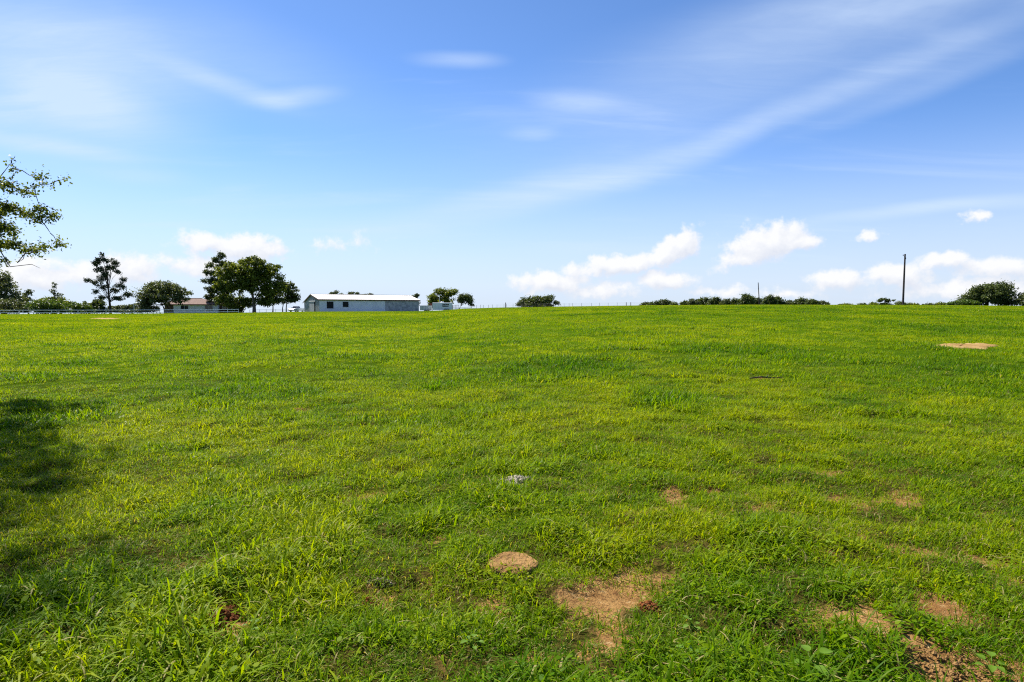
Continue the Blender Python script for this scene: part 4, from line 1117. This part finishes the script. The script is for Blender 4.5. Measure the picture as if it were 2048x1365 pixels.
# ------------------------------------------------------------------ barn
def barn():
    P0 = np.array([X(639, 178), 178.0]); P1 = np.array([X(838, 196), 196.0])
    L = float(np.linalg.norm(P1 - P0)); d = (P1 - P0) / L
    gz = min(tz(*P0), tz(*P1)) - 0.05
    root = thing('metal_barn', 'long low pale metal barn with white roof and two dark windows', 'barn', (P0[0], P0[1], gz), math.atan2(d[1], d[0]))
    We = 14.0
    HE = Z(598.2, 178) - gz; HR = 5.75 - gz; HB = 3.5 - gz
    z0 = -0.4
    split = along(P0, d, 771)
    mb = corrugated(MB(), 0.0, split, 0, z0, HE - 0.12)
    mb.build('front_wall', MAT['barn_white'], root)
    w2 = corrugated(MB(), split + 0.01, L, -0.03, z0, HE - 0.12).build('side_wall', MAT['barn_galv'], root)
    w2['label'] = 'weathered grey galvanised wall section'
    # gable ends
    def rake(y):    # roof underside over the width
        return HE + (HR - HE) * (y / (We / 2)) if y < We / 2 else HR + (HB - HR) * ((y - We / 2) / (We / 2))
    for xx, nm in ((0.0, 'gable_wall'), (L, 'gable_wall')):
        g = MB(); n = int(We / 0.3)
        vs_, k = [], 0
        ys, xs = [], []
        for i in range(n):
            for t, dd in ((0, 0), (0.6, 0), (0.7, 1), (0.88, 1), (0.98, 0)):
                ys.append((i + t) * We / n); xs.append(xx + (-1 if xx == 0 else 1) * 0.02 * dd)
        ys.append(We); xs.append(xx); k = len(ys)
        g.add([(a, b, z0) for a, b in zip(xs, ys)] + [(a, b, rake(b) - 0.12) for a, b in zip(xs, ys)], [(i, i + 1, i + 1 + k, i + k) for i in range(k - 1)])
        g.build(nm, MAT['barn_gable'], root)
    corrugated(MB(), 0, L, We, z0, HB - 0.12, nrm=1).build('rear_wall', MAT['barn_white'], root)
    # roof sheets with ribs down the slope
    def sheet(ya, za, yb, zb):
        m = MB(); ov = 0.35; n = int((L + 2 * ov) / 0.6); k = 0; xs, dz = [], []
        for i in range(n):
            for t, dd in ((0, 0), (0.8, 0), (0.86, 1), (0.94, 1)):
                xs.append(-ov + (i + t) * (L + 2 * ov) / n); dz.append(0.035 * dd)
        xs.append(L + ov); dz.append(0); k = len(xs)
        m.add([(x_, ya, za + h) for x_, h in zip(xs, dz)] + [(x_, yb, zb + h) for x_, h in zip(xs, dz)], [(i, i + 1, i + 1 + k, i + k) for i in range(k - 1)])
        return m.build('roof_sheet', MAT['barn_roof'], root)
    sl = (HR - HE) / (We / 2); sb = (HB - HR) / (We / 2)
    sheet(-0.45, HE - 0.45 * sl, We / 2, HR); sheet(We / 2 + 0.003, HR, We + 0.45, HB + 0.45 * sb)
    MB().box(-0.35, L + 0.35, We / 2 - 0.25, We / 2 + 0.25, HR + 0.02, HR + 0.075).build('ridge_cap', MAT['barn_roof'], root)
    MB().box(-0.34, L + 0.34, -0.46, -0.40, HE - 0.45 * sl - 0.32, HE - 0.45 * sl - 0.02).build('fascia', MAT['brown_trim'], root)
    MB().box(-0.34, L + 0.34, -0.40, -0.04, HE - 0.45 * sl - 0.20, HE - 0.45 * sl - 0.16).build('soffit', MAT['brown_trim'], root)
    bt = MB()
    for (ya, za, yb, zb) in ((-0.46, HE - 0.46 * sl, We / 2, HR), (We / 2, HR, We + 0.46, HB + 0.46 * sb)):
        bt.add([(-0.37, ya, za - 0.30), (-0.37, yb, zb - 0.30), (-0.37, yb, zb - 0.03), (-0.37, ya, za - 0.03),
                (-0.33, ya, za - 0.30), (-0.33, yb, zb - 0.30), (-0.33, yb, zb - 0.03), (-0.33, ya, za - 0.03)],
               [(0, 1, 2, 3), (7, 6, 5, 4), (0, 4, 5, 1), (1, 5, 6, 2), (2, 6, 7, 3), (3, 7, 4, 0)])
    bt.build('barge_board', MAT['brown_trim'], root)
    for (a, b, ya, yb) in ((654, 667.5, 603.5, 617.5), (686, 697.5, 604, 614.5)):
        s0, s1 = along(P0, d, a), along(P0, d, b); Dm = P0[1] + d[1] * (s0 + s1) / 2
        zt, zb = Z(ya, Dm) - gz, Z(yb, Dm) - gz
        w = thing('window', None, None, (0, 0, 0)); w.parent = root
        MB().box(s0, s1, -0.035, -0.028, zb, zt).build('pane', MAT['dark_sheet'], w)  # dark sheet on the wall paints the unlit inside
        f = MB()
        for bx in ((s0 - .09, s0, zb - .09, zt + .09), (s1, s1 + .09, zb - .09, zt + .09), (s0, s1, zt, zt + .09), (s0, s1, zb - .09, zb)):
            f.box(bx[0], bx[1], -0.075, -0.024, bx[2], bx[3])
        f.build('frame', MAT['barn_white'], w)
    # sliding door on the gable: half open on its track
    g0 = 1.2
    dr = MB()
    yA, yB, dh = 4.2, 8.6, 3.05
    n = 14
    ys = [yA + (yB - yA) * i / n for i in range(n + 1)]
    MB().box(-0.12, -0.07, yA, yB, 0.02, dh).build('sliding_door', MAT['barn_gable'], root)
    MB().box(-0.035, -0.028, 3.35, 4.18, 0.0, dh).build('door_gap_sheet', MAT['dark_sheet'], root)  # dark strip on the wall paints the shaded gap beside the door
    MB().box(-0.22, -0.05, 3.2, 8.9, dh + 0.02, dh + 0.30).build('door_track', MAT['white_paint'], root)
    MB().box(-0.05, 0.05, -0.06, 0.06, z0, HE - 0.2).build('corner_trim', MAT['barn_gable'], root)
barn()

# ------------------------------------------------------------------ house
def house():
    P = np.array([X(348, 180), 180.0]); phi = R_(14); d = np.array([math.cos(phi), math.sin(phi)])
    gz = min(tz(P[0] + d[0] * s, P[1] + d[1] * s) for s in (-4, 0, 6, 12)) - 0.05
    root = thing('ranch_house', 'single storey house with brown hip roof half hidden by trees', 'house', (P[0], P[1], gz), phi)
    Lm = along(P, d, 437); xl = along(P, d, 322)
    zE = Z(609, 181) - gz; zR = Z(597, 186) - gz; dep = 10.0
    # walls
    MB().box(0, Lm, 0, 0.2, -0.3, zE).build('front_wall', MAT['house_wall'], root)
    MB().box(0, 0.2, 0.2, dep, -0.3, zE).build('end_wall', MAT['house_wall'], root)
    MB().box(Lm - 0.2, Lm, 0.2, dep, -0.3, zE).build('end_wall', MAT['house_wall'], root)
    MB().box(0.2, Lm - 0.2, dep - 0.2, dep, -0.3, zE).build('rear_wall', MAT['house_wall'], root)
    wx0 = xl + 0.6
    MB().box(wx0, -0.003, 1.6, dep, -0.3, zE - 0.02).build('porch_wing', MAT['brick'], root)
    xe = along(P, d, 474)
    MB().box(Lm + 0.003, xe, 2.0, dep - 1.0, -0.3, zE - 0.25).build('brick_wing', MAT['brick'], root)
    # hip roof over the main block and left wing
    ov = 0.5; xa, xb = xl, Lm + ov; ya, yb = -ov, dep + ov; ym = (ya + yb) / 2
    xr0 = xa + 4.2; xr1 = along(P, d, 394) + 0.3
    rf = MB().add([(xa, ya, zE), (xb, ya, zE), (xb, yb, zE), (xa, yb, zE), (xr0, ym, zR), (xr1, ym, zR)],
                  [(0, 1, 5, 4), (1, 2, 5), (2, 3, 4, 5), (3, 0, 4), (3, 2, 1, 0)]).build('roof', MAT['roof_brown'], root)
    # courses of shingle
    cs = MB()
    for i in range(1, 12):
        t = i / 12
        a = Vector((xa, ya, zE)).lerp(Vector((xr0, ym, zR)), t); b = Vector((xb, ya, zE)).lerp(Vector((xr1, ym, zR)), t)
        cs.add([a + Vector((0, -0.03, 0.004)), b + Vector((0, -0.03, 0.004)), b + Vector((0, 0.0, 0.03)), a + Vector((0, 0.0, 0.03))], [(0, 1, 2, 3)])
    cs.build('shingle_course', MAT['roof_brown'], rf)
    MB().box(xr0 - 0.2, xr1 + 0.2, ym - 0.16, ym + 0.16, zR - 0.03, zR + 0.06).build('ridge_cap', MAT['roof_brown'], rf)
    MB().box(xa + 0.02, xb - 0.02, ya - 0.04, ya - 0.003, zE - 0.20, zE + 0.02).build('fascia', MAT['brown_trim'], root)
    vx = along(P, d, 369)
    MB().box(vx - 0.5, vx + 0.5, ym - 1.1, ym - 0.4, zR - 0.6, zR + 0.05).build('roof_vent', MAT['white_paint'], rf)
    xw1 = xe + 0.4
    MB().add([(Lm + 0.5, 1.5, zE - 0.25), (xw1, 1.5, zE - 0.25), (xw1, dep - 0.6, zE - 0.25), (Lm + 0.5, dep - 0.6, zE - 0.25), (Lm + 0.5, dep / 2, zE + 0.75), (xw1 - 2.0, dep / 2, zE + 0.75)],
             [(0, 1, 5, 4), (1, 2, 5), (2, 3, 4, 5), (3, 0, 4), (3, 2, 1, 0)]).build('wing_roof', MAT['roof_brown'], root)
    for (a, b, ya_, yb_, two) in ((362.5, 377.5, 611.5, 618.5, True), (411, 426, 611, 621, True), (443, 449, 613, 619, False)):
        s0, s1 = along(P, d, a), along(P, d, b); Dm = P[1] + d[1] * (s0 + s1) / 2
        zt, zb = Z(ya_, Dm) - gz, Z(yb_, Dm) - gz
        yy = 0.0 if two else 2.0
        w = thing('window', None, None); w.parent = root
        f = MB()
        f.box(s0 - .07, s0, yy - 0.06, yy - 0.003, zb - .07, zt + .07).box(s1, s1 + .07, yy - 0.06, yy - 0.003, zb - .07, zt + .07)
        f.box(s0, s1, yy - 0.06, yy - 0.003, zt, zt + .07).box(s0, s1, yy - 0.08, yy - 0.003, zb - .07, zb)
        f.build('frame', MAT['white_paint'], w)
        mid = (s0 + s1) / 2
        for (p0, p1) in (((s0, mid - 0.03), (mid + 0.03, s1)) if two else ((s0, s1),)):
            MB().box(p0, p1, yy - 0.03, yy - 0.006, zb, zt).build('pane', MAT['glass'], w)
        if two: MB().box(mid - 0.03, mid + 0.03, yy - 0.055, yy - 0.004, zb, zt).build('mullion', MAT['white_paint'], w)
    MB().box(-0.1, 0.25, -1.0, -0.6, -0.3, 0.35).build('step', MAT['white_paint'], root)
house()

# ------------------------------------------------------------------ white pickup
def wheel_at(root, x, y, r, w):
    wh = thing('wheel', None, None, (x, y, r)); wh.parent = root
    t = MB(); n = 20; rings = []
    for (yy, rr) in ((-w/2, r*0.62), (-w/2, r*0.93), (-w*0.35, r), (w*0.35, r), (w/2, r*0.93), (w/2, r*0.62)):
        rings.append([(rr*math.cos(2*math.pi*k/n), yy, rr*math.sin(2*math.pi*k/n)) for k in range(n)])
    t.loft(rings).build('tyre', MAT['tyre'], wh, smooth=False)
    m = MB(); rings = []
    for (yy, rr) in ((-w/2-0.012, r*0.16), (-w/2-0.018, r*0.58), (w/2+0.018, r*0.58), (w/2+0.012, r*0.16)):
        rings.append([(rr*math.cos(2*math.pi*k/n), yy, rr*math.sin(2*math.pi*k/n)) for k in range(n)])
    m.loft(rings).build('rim', MAT['chrome'], wh)
    return wh

def pickup():
    D = 190.0; x0 = X(594, D)
    fw = math.atan2(-0.964, -0.266)
    root = thing('pickup_truck', 'white pickup truck parked at the left end of the barn', 'pickup truck', (x0, D, tz(x0, D)), fw)
    # x forward; body is lofted along x from section outlines
    def sec(x, w, zb, zt, wt_):
        return [(x, -w, zb), (x, -w*1.02, (zb+zt)/2), (x, -w*wt_, zt), (x, w*wt_, zt), (x, w*1.02, (zb+zt)/2), (x, w, zb)]
    MB().loft([sec(-2.75, .92, .55, 1.22, .97), sec(-2.70, .96, .48, 1.26, .97), sec(-0.62, .97, .45, 1.26, .97)]).build('bed', MAT['car_white'], root)
    MB().box(-2.6, -0.75, -0.80, 0.80, 1.235, 1.275).build('bed_floor', MAT['dark_grey'], root)
    MB().loft([sec(-0.60, .97, .45, 1.22, .96), sec(1.20, .97, .45, 1.18, .95), sec(2.55, .95, .45, 1.06, .92), sec(2.78, .88, .50, .92, .90)]).build('body', MAT['car_white'], root)
    cab = MB().loft([[(x_, -w, z_), (x_, w, z_), (x_, w, z_ + .001), (x_, -w, z_ + .001)] for x_, w, z_ in ((-0.55, .90, 1.20), (-0.50, .90, 1.20))])
    cab = MB().add([(-0.58, -.90, 1.20), (1.25, -.90, 1.18), (0.72, -.72, 1.84), (-0.40, -.74, 1.84), (-0.58, .90, 1.20), (1.25, .90, 1.18), (0.72, .72, 1.84), (-0.40, .74, 1.84)],
                   [(0, 1, 2, 3), (7, 6, 5, 4), (3, 2, 6, 7), (1, 5, 6, 2), (0, 3, 7, 4), (0, 4, 5, 1)]).build('cab', MAT['car_white'], root)
    MB().add([(1.235, -.80, 1.24), (1.235, .80, 1.24), (0.775, .66, 1.79), (0.775, -.66, 1.79), (1.20, -.80, 1.24), (1.20, .80, 1.24), (0.74, .66, 1.79), (0.74, -.66, 1.79)],
             [(0, 1, 2, 3), (7, 6, 5, 4), (0, 4, 5, 1), (1, 5, 6, 2), (2, 6, 7, 3), (3, 7, 4, 0)]).build('windshield', MAT['glass'], cab)
    for s in (-1, 1):
        for (xa, xb, xc, xd) in ((0.34, 1.02, 0.64, 0.34), (-0.46, 0.26, 0.26, -0.34)):
            yb, yt = s * 0.905, s * 0.752
            MB().add([(xa, yb - s*.012, 1.26), (xb, yb - s*.012, 1.26), (xc, yt, 1.77), (xd, yt, 1.77), (xa, yb - s*.05, 1.26), (xb, yb - s*.05, 1.26), (xc, yt - s*.04, 1.77), (xd, yt - s*.04, 1.77)],
                     [(0, 1, 2, 3), (7, 6, 5, 4), (0, 4, 5, 1), (1, 5, 6, 2), (2, 6, 7, 3), (3, 7, 4, 0)]).build('side_window', MAT['glass'], cab)
        MB().box(0.95, 1.08, min(s*.97, s*1.20), max(s*.97, s*1.20), 1.22, 1.42).build('mirror', MAT['dark_grey'], cab)
        MB().box(2.66, 2.80, min(s*.60, s*.88), max(s*.60, s*.88), 0.74, 0.92).build('headlight', MAT['glass'], root)
        wheel_at(root, 1.75, s * 0.82, 0.38, 0.26); wheel_at(root, -1.75, s * 0.82, 0.38, 0.26)
        for wx in (1.75, -1.75):
            MB().tube([(wx + 0.50*math.cos(t*math.pi/8), s*0.965, 0.38 + 0.50*math.sin(t*math.pi/8)) for t in range(9)], 0.045, 5).build('wheel_arch', MAT['dark_grey'], root)
    MB().box(2.72, 2.82, -.56, .56, 0.70, 0.90).build('grille', MAT['dark_grey'], root)
    MB().box(2.68, 2.92, -.94, .94, 0.46, 0.64).build('front_bumper', MAT['chrome'], root)
    MB().box(-2.90, -2.72, -.92, .92, 0.46, 0.62).build('rear_bumper', MAT['chrome'], root)
pickup()

# ------------------------------------------------------------------ trailers and yard things right of the barn
def stock_trailer():
    D = 200.0; xA, xB = X(865, D), X(904, D)
    L = xB - xA; gz = min(tz(xA, D), tz(xB, D))
    root = thing('stock_trailer', 'boxy white livestock trailer with a dark patterned panel', 'trailer', (xA, D, gz), 0.0)
    H0, H1 = 0.45, Z(605.8, D) - gz; Wd = 2.1
    MB().add([(0.25, 0, H0), (L, 0, H0), (L, Wd, H0), (0.25, Wd, H0), (0, 0, H0 + .5), (0, Wd, H0 + .5),
              (0.0, 0, H1 - .08), (L, 0, H1 - .08), (L, Wd, H1 - .08), (0.0, Wd, H1 - .08), (0.12, .1, H1), (L - .1, .1, H1), (L - .1, Wd - .1, H1), (0.12, Wd - .1, H1)],
             [(0, 1, 7, 6, 4), (1, 2, 8, 7), (2, 3, 5, 9, 8), (0, 4, 5, 3), (4, 6, 9, 5), (6, 7, 11, 10), (7, 8, 12, 11), (8, 9, 13, 12), (9, 6, 10, 13), (10, 11, 12, 13), (3, 2, 1, 0)]).build('body', MAT['white_paint'], root)
    # seams of the side panels
    for i in range(1, 6):
        MB().box(L * i / 6 - 0.02, L * i / 6 + 0.02, -0.025, -0.003, H0 + 0.05, H1 - 0.12).build('side_post', MAT['grey_pipe'], root)
    a, b = X(885, D) - xA, X(898, D) - xA; zt, zb = Z(608.2, D) - gz, Z(614.0, D) - gz
    pn = MB().box(a, b, -0.045, -0.028, zb, zt).build('side_graphic', MAT['dark_grey'], root)
    g = MB(); rg = random.Random(3)
    for i in range(9):
        xx = a + 0.12 + (b - a - 0.3) * i / 8; hh = (zt - zb) * rg.uniform(0.35, 0.75); zz = zb + (zt - zb) * rg.uniform(0.08, 0.25)
        g.box(xx, xx + rg.uniform(0.06, 0.15), -0.056, -0.048, zz, zz + hh)
    g.build('pale_marks', MAT['white_paint'], pn)
    for wx in (L * 0.66, L * 0.66 + 0.85):
        for yy in (0.12, Wd - 0.12): wheel_at(root, wx, yy, 0.36, 0.22)
    MB().prism([(L*0.66 - .5, 0.62), (L*0.66 + 1.35, 0.62), (L*0.66 + 1.15, 0.86), (L*0.66 - .3, 0.86)], -0.16, -0.004).build('fender', MAT['dark_grey'], root)
    MB().tube([(-1.5, Wd / 2, 0.55), (0.3, 0.2, 0.5)], 0.05, 6).build('tongue', MAT['t_post'], root)
    MB().tube([(-1.5, Wd / 2, 0.55), (0.3, Wd - 0.2, 0.5)], 0.05, 6).build('tongue', MAT['t_post'], root)
    MB().tube([(-1.3, Wd / 2, 0.0), (-1.3, Wd / 2, 0.9)], 0.045, 6).build('jack', MAT['t_post'], root)
    vx = X(884, D) - xA
    MB().loft([[(vx + math.cos(t)*r_, Wd/2 + math.sin(t)*r_*.7, z_) for t in [k*math.pi/6 for k in range(12)]] for r_, z_ in ((.55, H1 - .01), (.55, H1 + .22), (.38, H1 + .36))]).build('roof_vent', MAT['white_paint'], root)
stock_trailer()

def utility_trailer():
    D = 202.0; xA, xB = X(840.5, D), X(862, D); L = xB - xA; gz = min(tz(xA, D), tz(xB, D))
    root = thing('utility_trailer', 'low open white trailer between the barn and the boxy trailer', 'trailer', (xA, D, gz))
    H = Z(611.5, D) - gz; Wd = 2.0
    MB().box(0, L, 0, Wd, 0.50, 0.60).build('deck', MAT['t_post'], root)
    for (x_0, x_1, y_0, y_1) in ((0, L, -0.04, 0.0), (0, L, Wd, Wd + .04), (-0.04, 0, 0, Wd), (L, L + .04, 0, Wd)):
        MB().box(x_0, x_1, y_0, y_1, 0.45, H).build('side_panel', MAT['white_paint'], root)
    MB().box(-0.05, L + 0.05, -0.09, -0.042, H - 0.08, H).build('top_rail', MAT['grey_pipe'], root)
    for i in range(5):
        MB().box(L * i / 4 - 0.04, L * i / 4 + 0.04, -0.10, -0.044, 0.45, H - 0.085).build('stake', MAT['grey_pipe'], root)
    for wx in (L * 0.45, L * 0.45 + 0.8):
        for yy in (-0.15, Wd + 0.15): wheel_at(root, wx, yy, 0.34, 0.2)
utility_trailer()

def feed_bin():
    D = 204.0; x0 = X(861, D); gz = tz(x0, D)
    root = thing('feed_bin', 'rust red bin with a flat dark roof behind the gap between the trailers', 'feed bin', (x0, D + 2, gz))
    zt = Z(606, D) - gz
    MB().loft([[(x_*s_, y_*s_, z_) for x_, y_ in ((-.5, -.5), (.5, -.5), (.5, .5), (-.5, .5))] for s_, z_ in ((.35, .9), (1, 1.5), (1, zt - .2))]).build('hopper', MAT['rust'], root)
    MB().box(-1.0, .75, -.8, .8, zt - .19, zt - .05).build('roof', MAT['brown_trim'], root)
    for a in (-.45, .45):
        for b in (-.45, .45): MB().tube([(a, b, -0.05), (a, b, 1.5)], 0.04, 6).build('leg', MAT['rust'], root)
feed_bin()

def yard_light():
    D = 207.0; x0 = X(879.5, D); gz = tz(x0, D)
    root = thing('yard_light', 'thin white light post behind the boxy trailer', 'light post', (x0, D, gz))
    zt = Z(590, D) - gz
    MB().tube([(0, 0, -.2), (0, 0, zt)], 0.07, 8).build('post', MAT['white_paint'], root)
    MB().tube([(0, 0, zt - .3), (-0.25, 0, zt - .05), (-0.45, 0, zt - .1)], 0.035, 6).build('arm', MAT['white_paint'], root)
    MB().loft([[(-0.45 + math.cos(t)*r_, math.sin(t)*r_, z_) for t in [k*math.pi/6 for k in range(12)]] for r_, z_ in ((.10, zt - .05), (.24, zt - .2), (.20, zt - .5), (.06, zt - .6))]).build('lamp', MAT['white_paint'], root)
yard_light()

def rail_fence(name, label, posts, rails, mat, rail_mat, D0, post_r, rail_r, group=None, cat='fence', hollow=None):
    """posts: (px, D, height); rails: heights"""
    base = posts[0]; bx, by = X(base[0], base[1]), base[1]; bz = tz(bx, by)
    root = thing(name, label, cat, (bx, by, bz), 0, group)
    tops = []
    for (px, D, h) in posts:
        x_, y_ = X(px, D), D; z_ = tz(x_, y_)
        MB().tube([(x_ - bx, y_ - by, z_ - bz - .25), (x_ - bx, y_ - by, z_ - bz + h)], post_r, 8).build('post', mat, root)
        tops.append(Vector((x_ - bx, y_ - by, z_ - bz)))
    for h in rails:
        for a, b in zip(tops[:-1], tops[1:]):
            MB().tube([a + Vector((0, -post_r - rail_r * .6, h)), b + Vector((0, -post_r - rail_r * .6, h))], rail_r, 6).build('rail', rail_mat, root)
    return root
FD = 142.0
rail_fence('pipe_fence', 'long white two rail pipe fence in front of the house and left trees', [(-60, FD, 1.0), (-8, FD, 1.0), (47, FD, 1.0), (104, FD, 1.02), (157, FD, 1.0), (213, FD + 1, 1.5), (269, FD + 1, 2.5), (320, FD + 2, 1.05),
           (369, FD + 3, 1.05), (412, FD + 5, 1.1), (456, FD + 8, 1.15), (478, FD + 14, 1.1)], (0.42, 0.95), MAT['grey_pipe'], MAT['white_paint'], FD, 0.06, 0.07)
rail_fence('yard_fence', 'thin dark fence on the skyline under the trees by the barn', [(500, 196, 1.1), (520, 196, 1.1), (533, 196, 1.1), (552, 197, 1.1), (566, 198, 1.1), (582, 199, 1.1)], (0.6, 1.05), MAT['t_post'], MAT['t_post'], 196, 0.045, 0.028)
rail_fence('corral_panel', 'dark rail corral panel at the right end of the boxy trailer', [(905.5, 200, 1.7), (912, 201, 1.7), (918, 202, 1.7)], (0.55, 0.95, 1.35, 1.65), MAT['t_post'], MAT['t_post'], 200, 0.06, 0.06)
rail_fence('pipe_fence', 'short low white rail fence right of the corral panel', [(919, 198, 0.75), (930, 199, 0.75), (942, 200, 0.75)], (0.35, 0.7), MAT['grey_pipe'], MAT['white_paint'], 200, 0.05, 0.06)

def wire_fence(label, posts, strands):
    bx, by = X(posts[0][0], posts[0][1]), posts[0][1]; bz = tz(bx, by)
    root = thing('wire_fence', label, 'fence', (bx, by, bz))
    pts = []
    for (px, D, top, kind) in posts:
        x_, y_ = X(px, D), D; z_ = tz(x_, y_); h = max(0.9, Z(top, D) - z_)
        r_ = 0.075 if kind == 'wood' else 0.032
        if kind == 'wood':
            MB().tube([(x_ - bx, y_ - by, z_ - bz - .3), (x_ - bx + .02, y_ - by, z_ - bz + h * .6), (x_ - bx + .01, y_ - by, z_ - bz + h)], [r_ * 1.1, r_, r_ * .9], 8).build('wooden_post', MAT['post_wood'], root)
        else:
            m = MB(); m.box(x_ - bx - .03, x_ - bx + .03, y_ - by - .004, y_ - by + .004, z_ - bz - .3, z_ - bz + h)
            m.box(x_ - bx - .004, x_ - bx + .004, y_ - by + .0045, y_ - by + .045, z_ - bz - .3, z_ - bz + h).build('steel_post', MAT['t_post'], root)
        pts.append((Vector((x_ - bx, y_ - by - .05, z_ - bz)), h))
    for s in strands:
        MB().tube([p + Vector((0, 0, h * s)) for p, h in pts], 0.006, 4, cap=False).build('wire', MAT['wire'], root)
T, Wd_ = 'steel', 'wood'
wire_fence('wire fence with thin steel posts running along the skyline', [(942, 160, 611, T), (953, 159, 611, T), (961, 158, 610, T), (967, 158, 611, T), (977, 157, 611, T), (985, 157, 609.5, T), (994, 156, 610, T), (1008, 156, 608, T), (1013, 156, 608, T),
           (1026, 155, 611, T), (1042, 155, 610, T), (1058, 154, 610, T), (1074, 154, 609, T), (1092, 153, 609, T), (1110, 153, 609, T), (1128, 152, 608.5, T), (1138, 152, 608, T), (1145, 152, 608.5, T), (1163, 151, 608, T),
           (1183, 151, 607.5, T), (1199, 150, 608, T), (1216, 150, 607, T), (1234, 149, 607, T), (1252, 148, 605, Wd_), (1261, 148, 605, Wd_), (1290, 147, 608, T)], (0.35, 0.65, 0.92))
wire_fence('nearer row of three dark wooden posts before the lone wide oak', [(1011, 132, 605.5, Wd_), (1089, 130, 609, Wd_), (1107, 129, 608.5, Wd_)], (0.5, 0.9))

# ------------------------------------------------------------------ poles
def pole(label, px, D, top_py, top_px, r0, r1, fit):
    x0 = X(px, D); gz = tz(x0, D)
    root = thing('utility_pole', label, 'utility pole', (x0, D, gz))
    h = Z(top_py, D) - gz; dx = X(top_px, D) - x0
    MB().tube([(0, 0, -.6), (dx * .33, 0, h * .33), (dx * .66, 0, h * .66), (dx, 0, h)], [r0, r0 * .67 + r1 * .33, r0 * .33 + r1 * .67, r1], 10).build('shaft', MAT['pole_wood'], root)
    if fit:
        MB().tube([(dx - .12, 0, h - .5), (dx - .40, 0, h - .32)], 0.03, 6).build('bracket', MAT['t_post'], root)
        MB().loft([[(dx - .40 + math.cos(t)*r_, math.sin(t)*r_, h + z_) for t in [k*math.pi/4 for k in range(8)]] for r_, z_ in ((.05, -.36), (.10, -.30), (.06, -.24), (.09, -.18), (.03, -.1))]).build('insulator', MAT['dark_grey'], root)
        MB().box(dx - .03, dx + .16, -.14, -.02, h - 1.1, h - .75).build('pole_clamp', MAT['t_post'], root)
pole('tall dark wooden utility pole standing alone at right', 1804.5, 132, 508.5, 1805.6, 0.21, 0.15, True)
pole('thin grey utility pole leaning left above the far tree line', 1518.5, 205, 565.5, 1514.6, 0.17, 0.11, False)
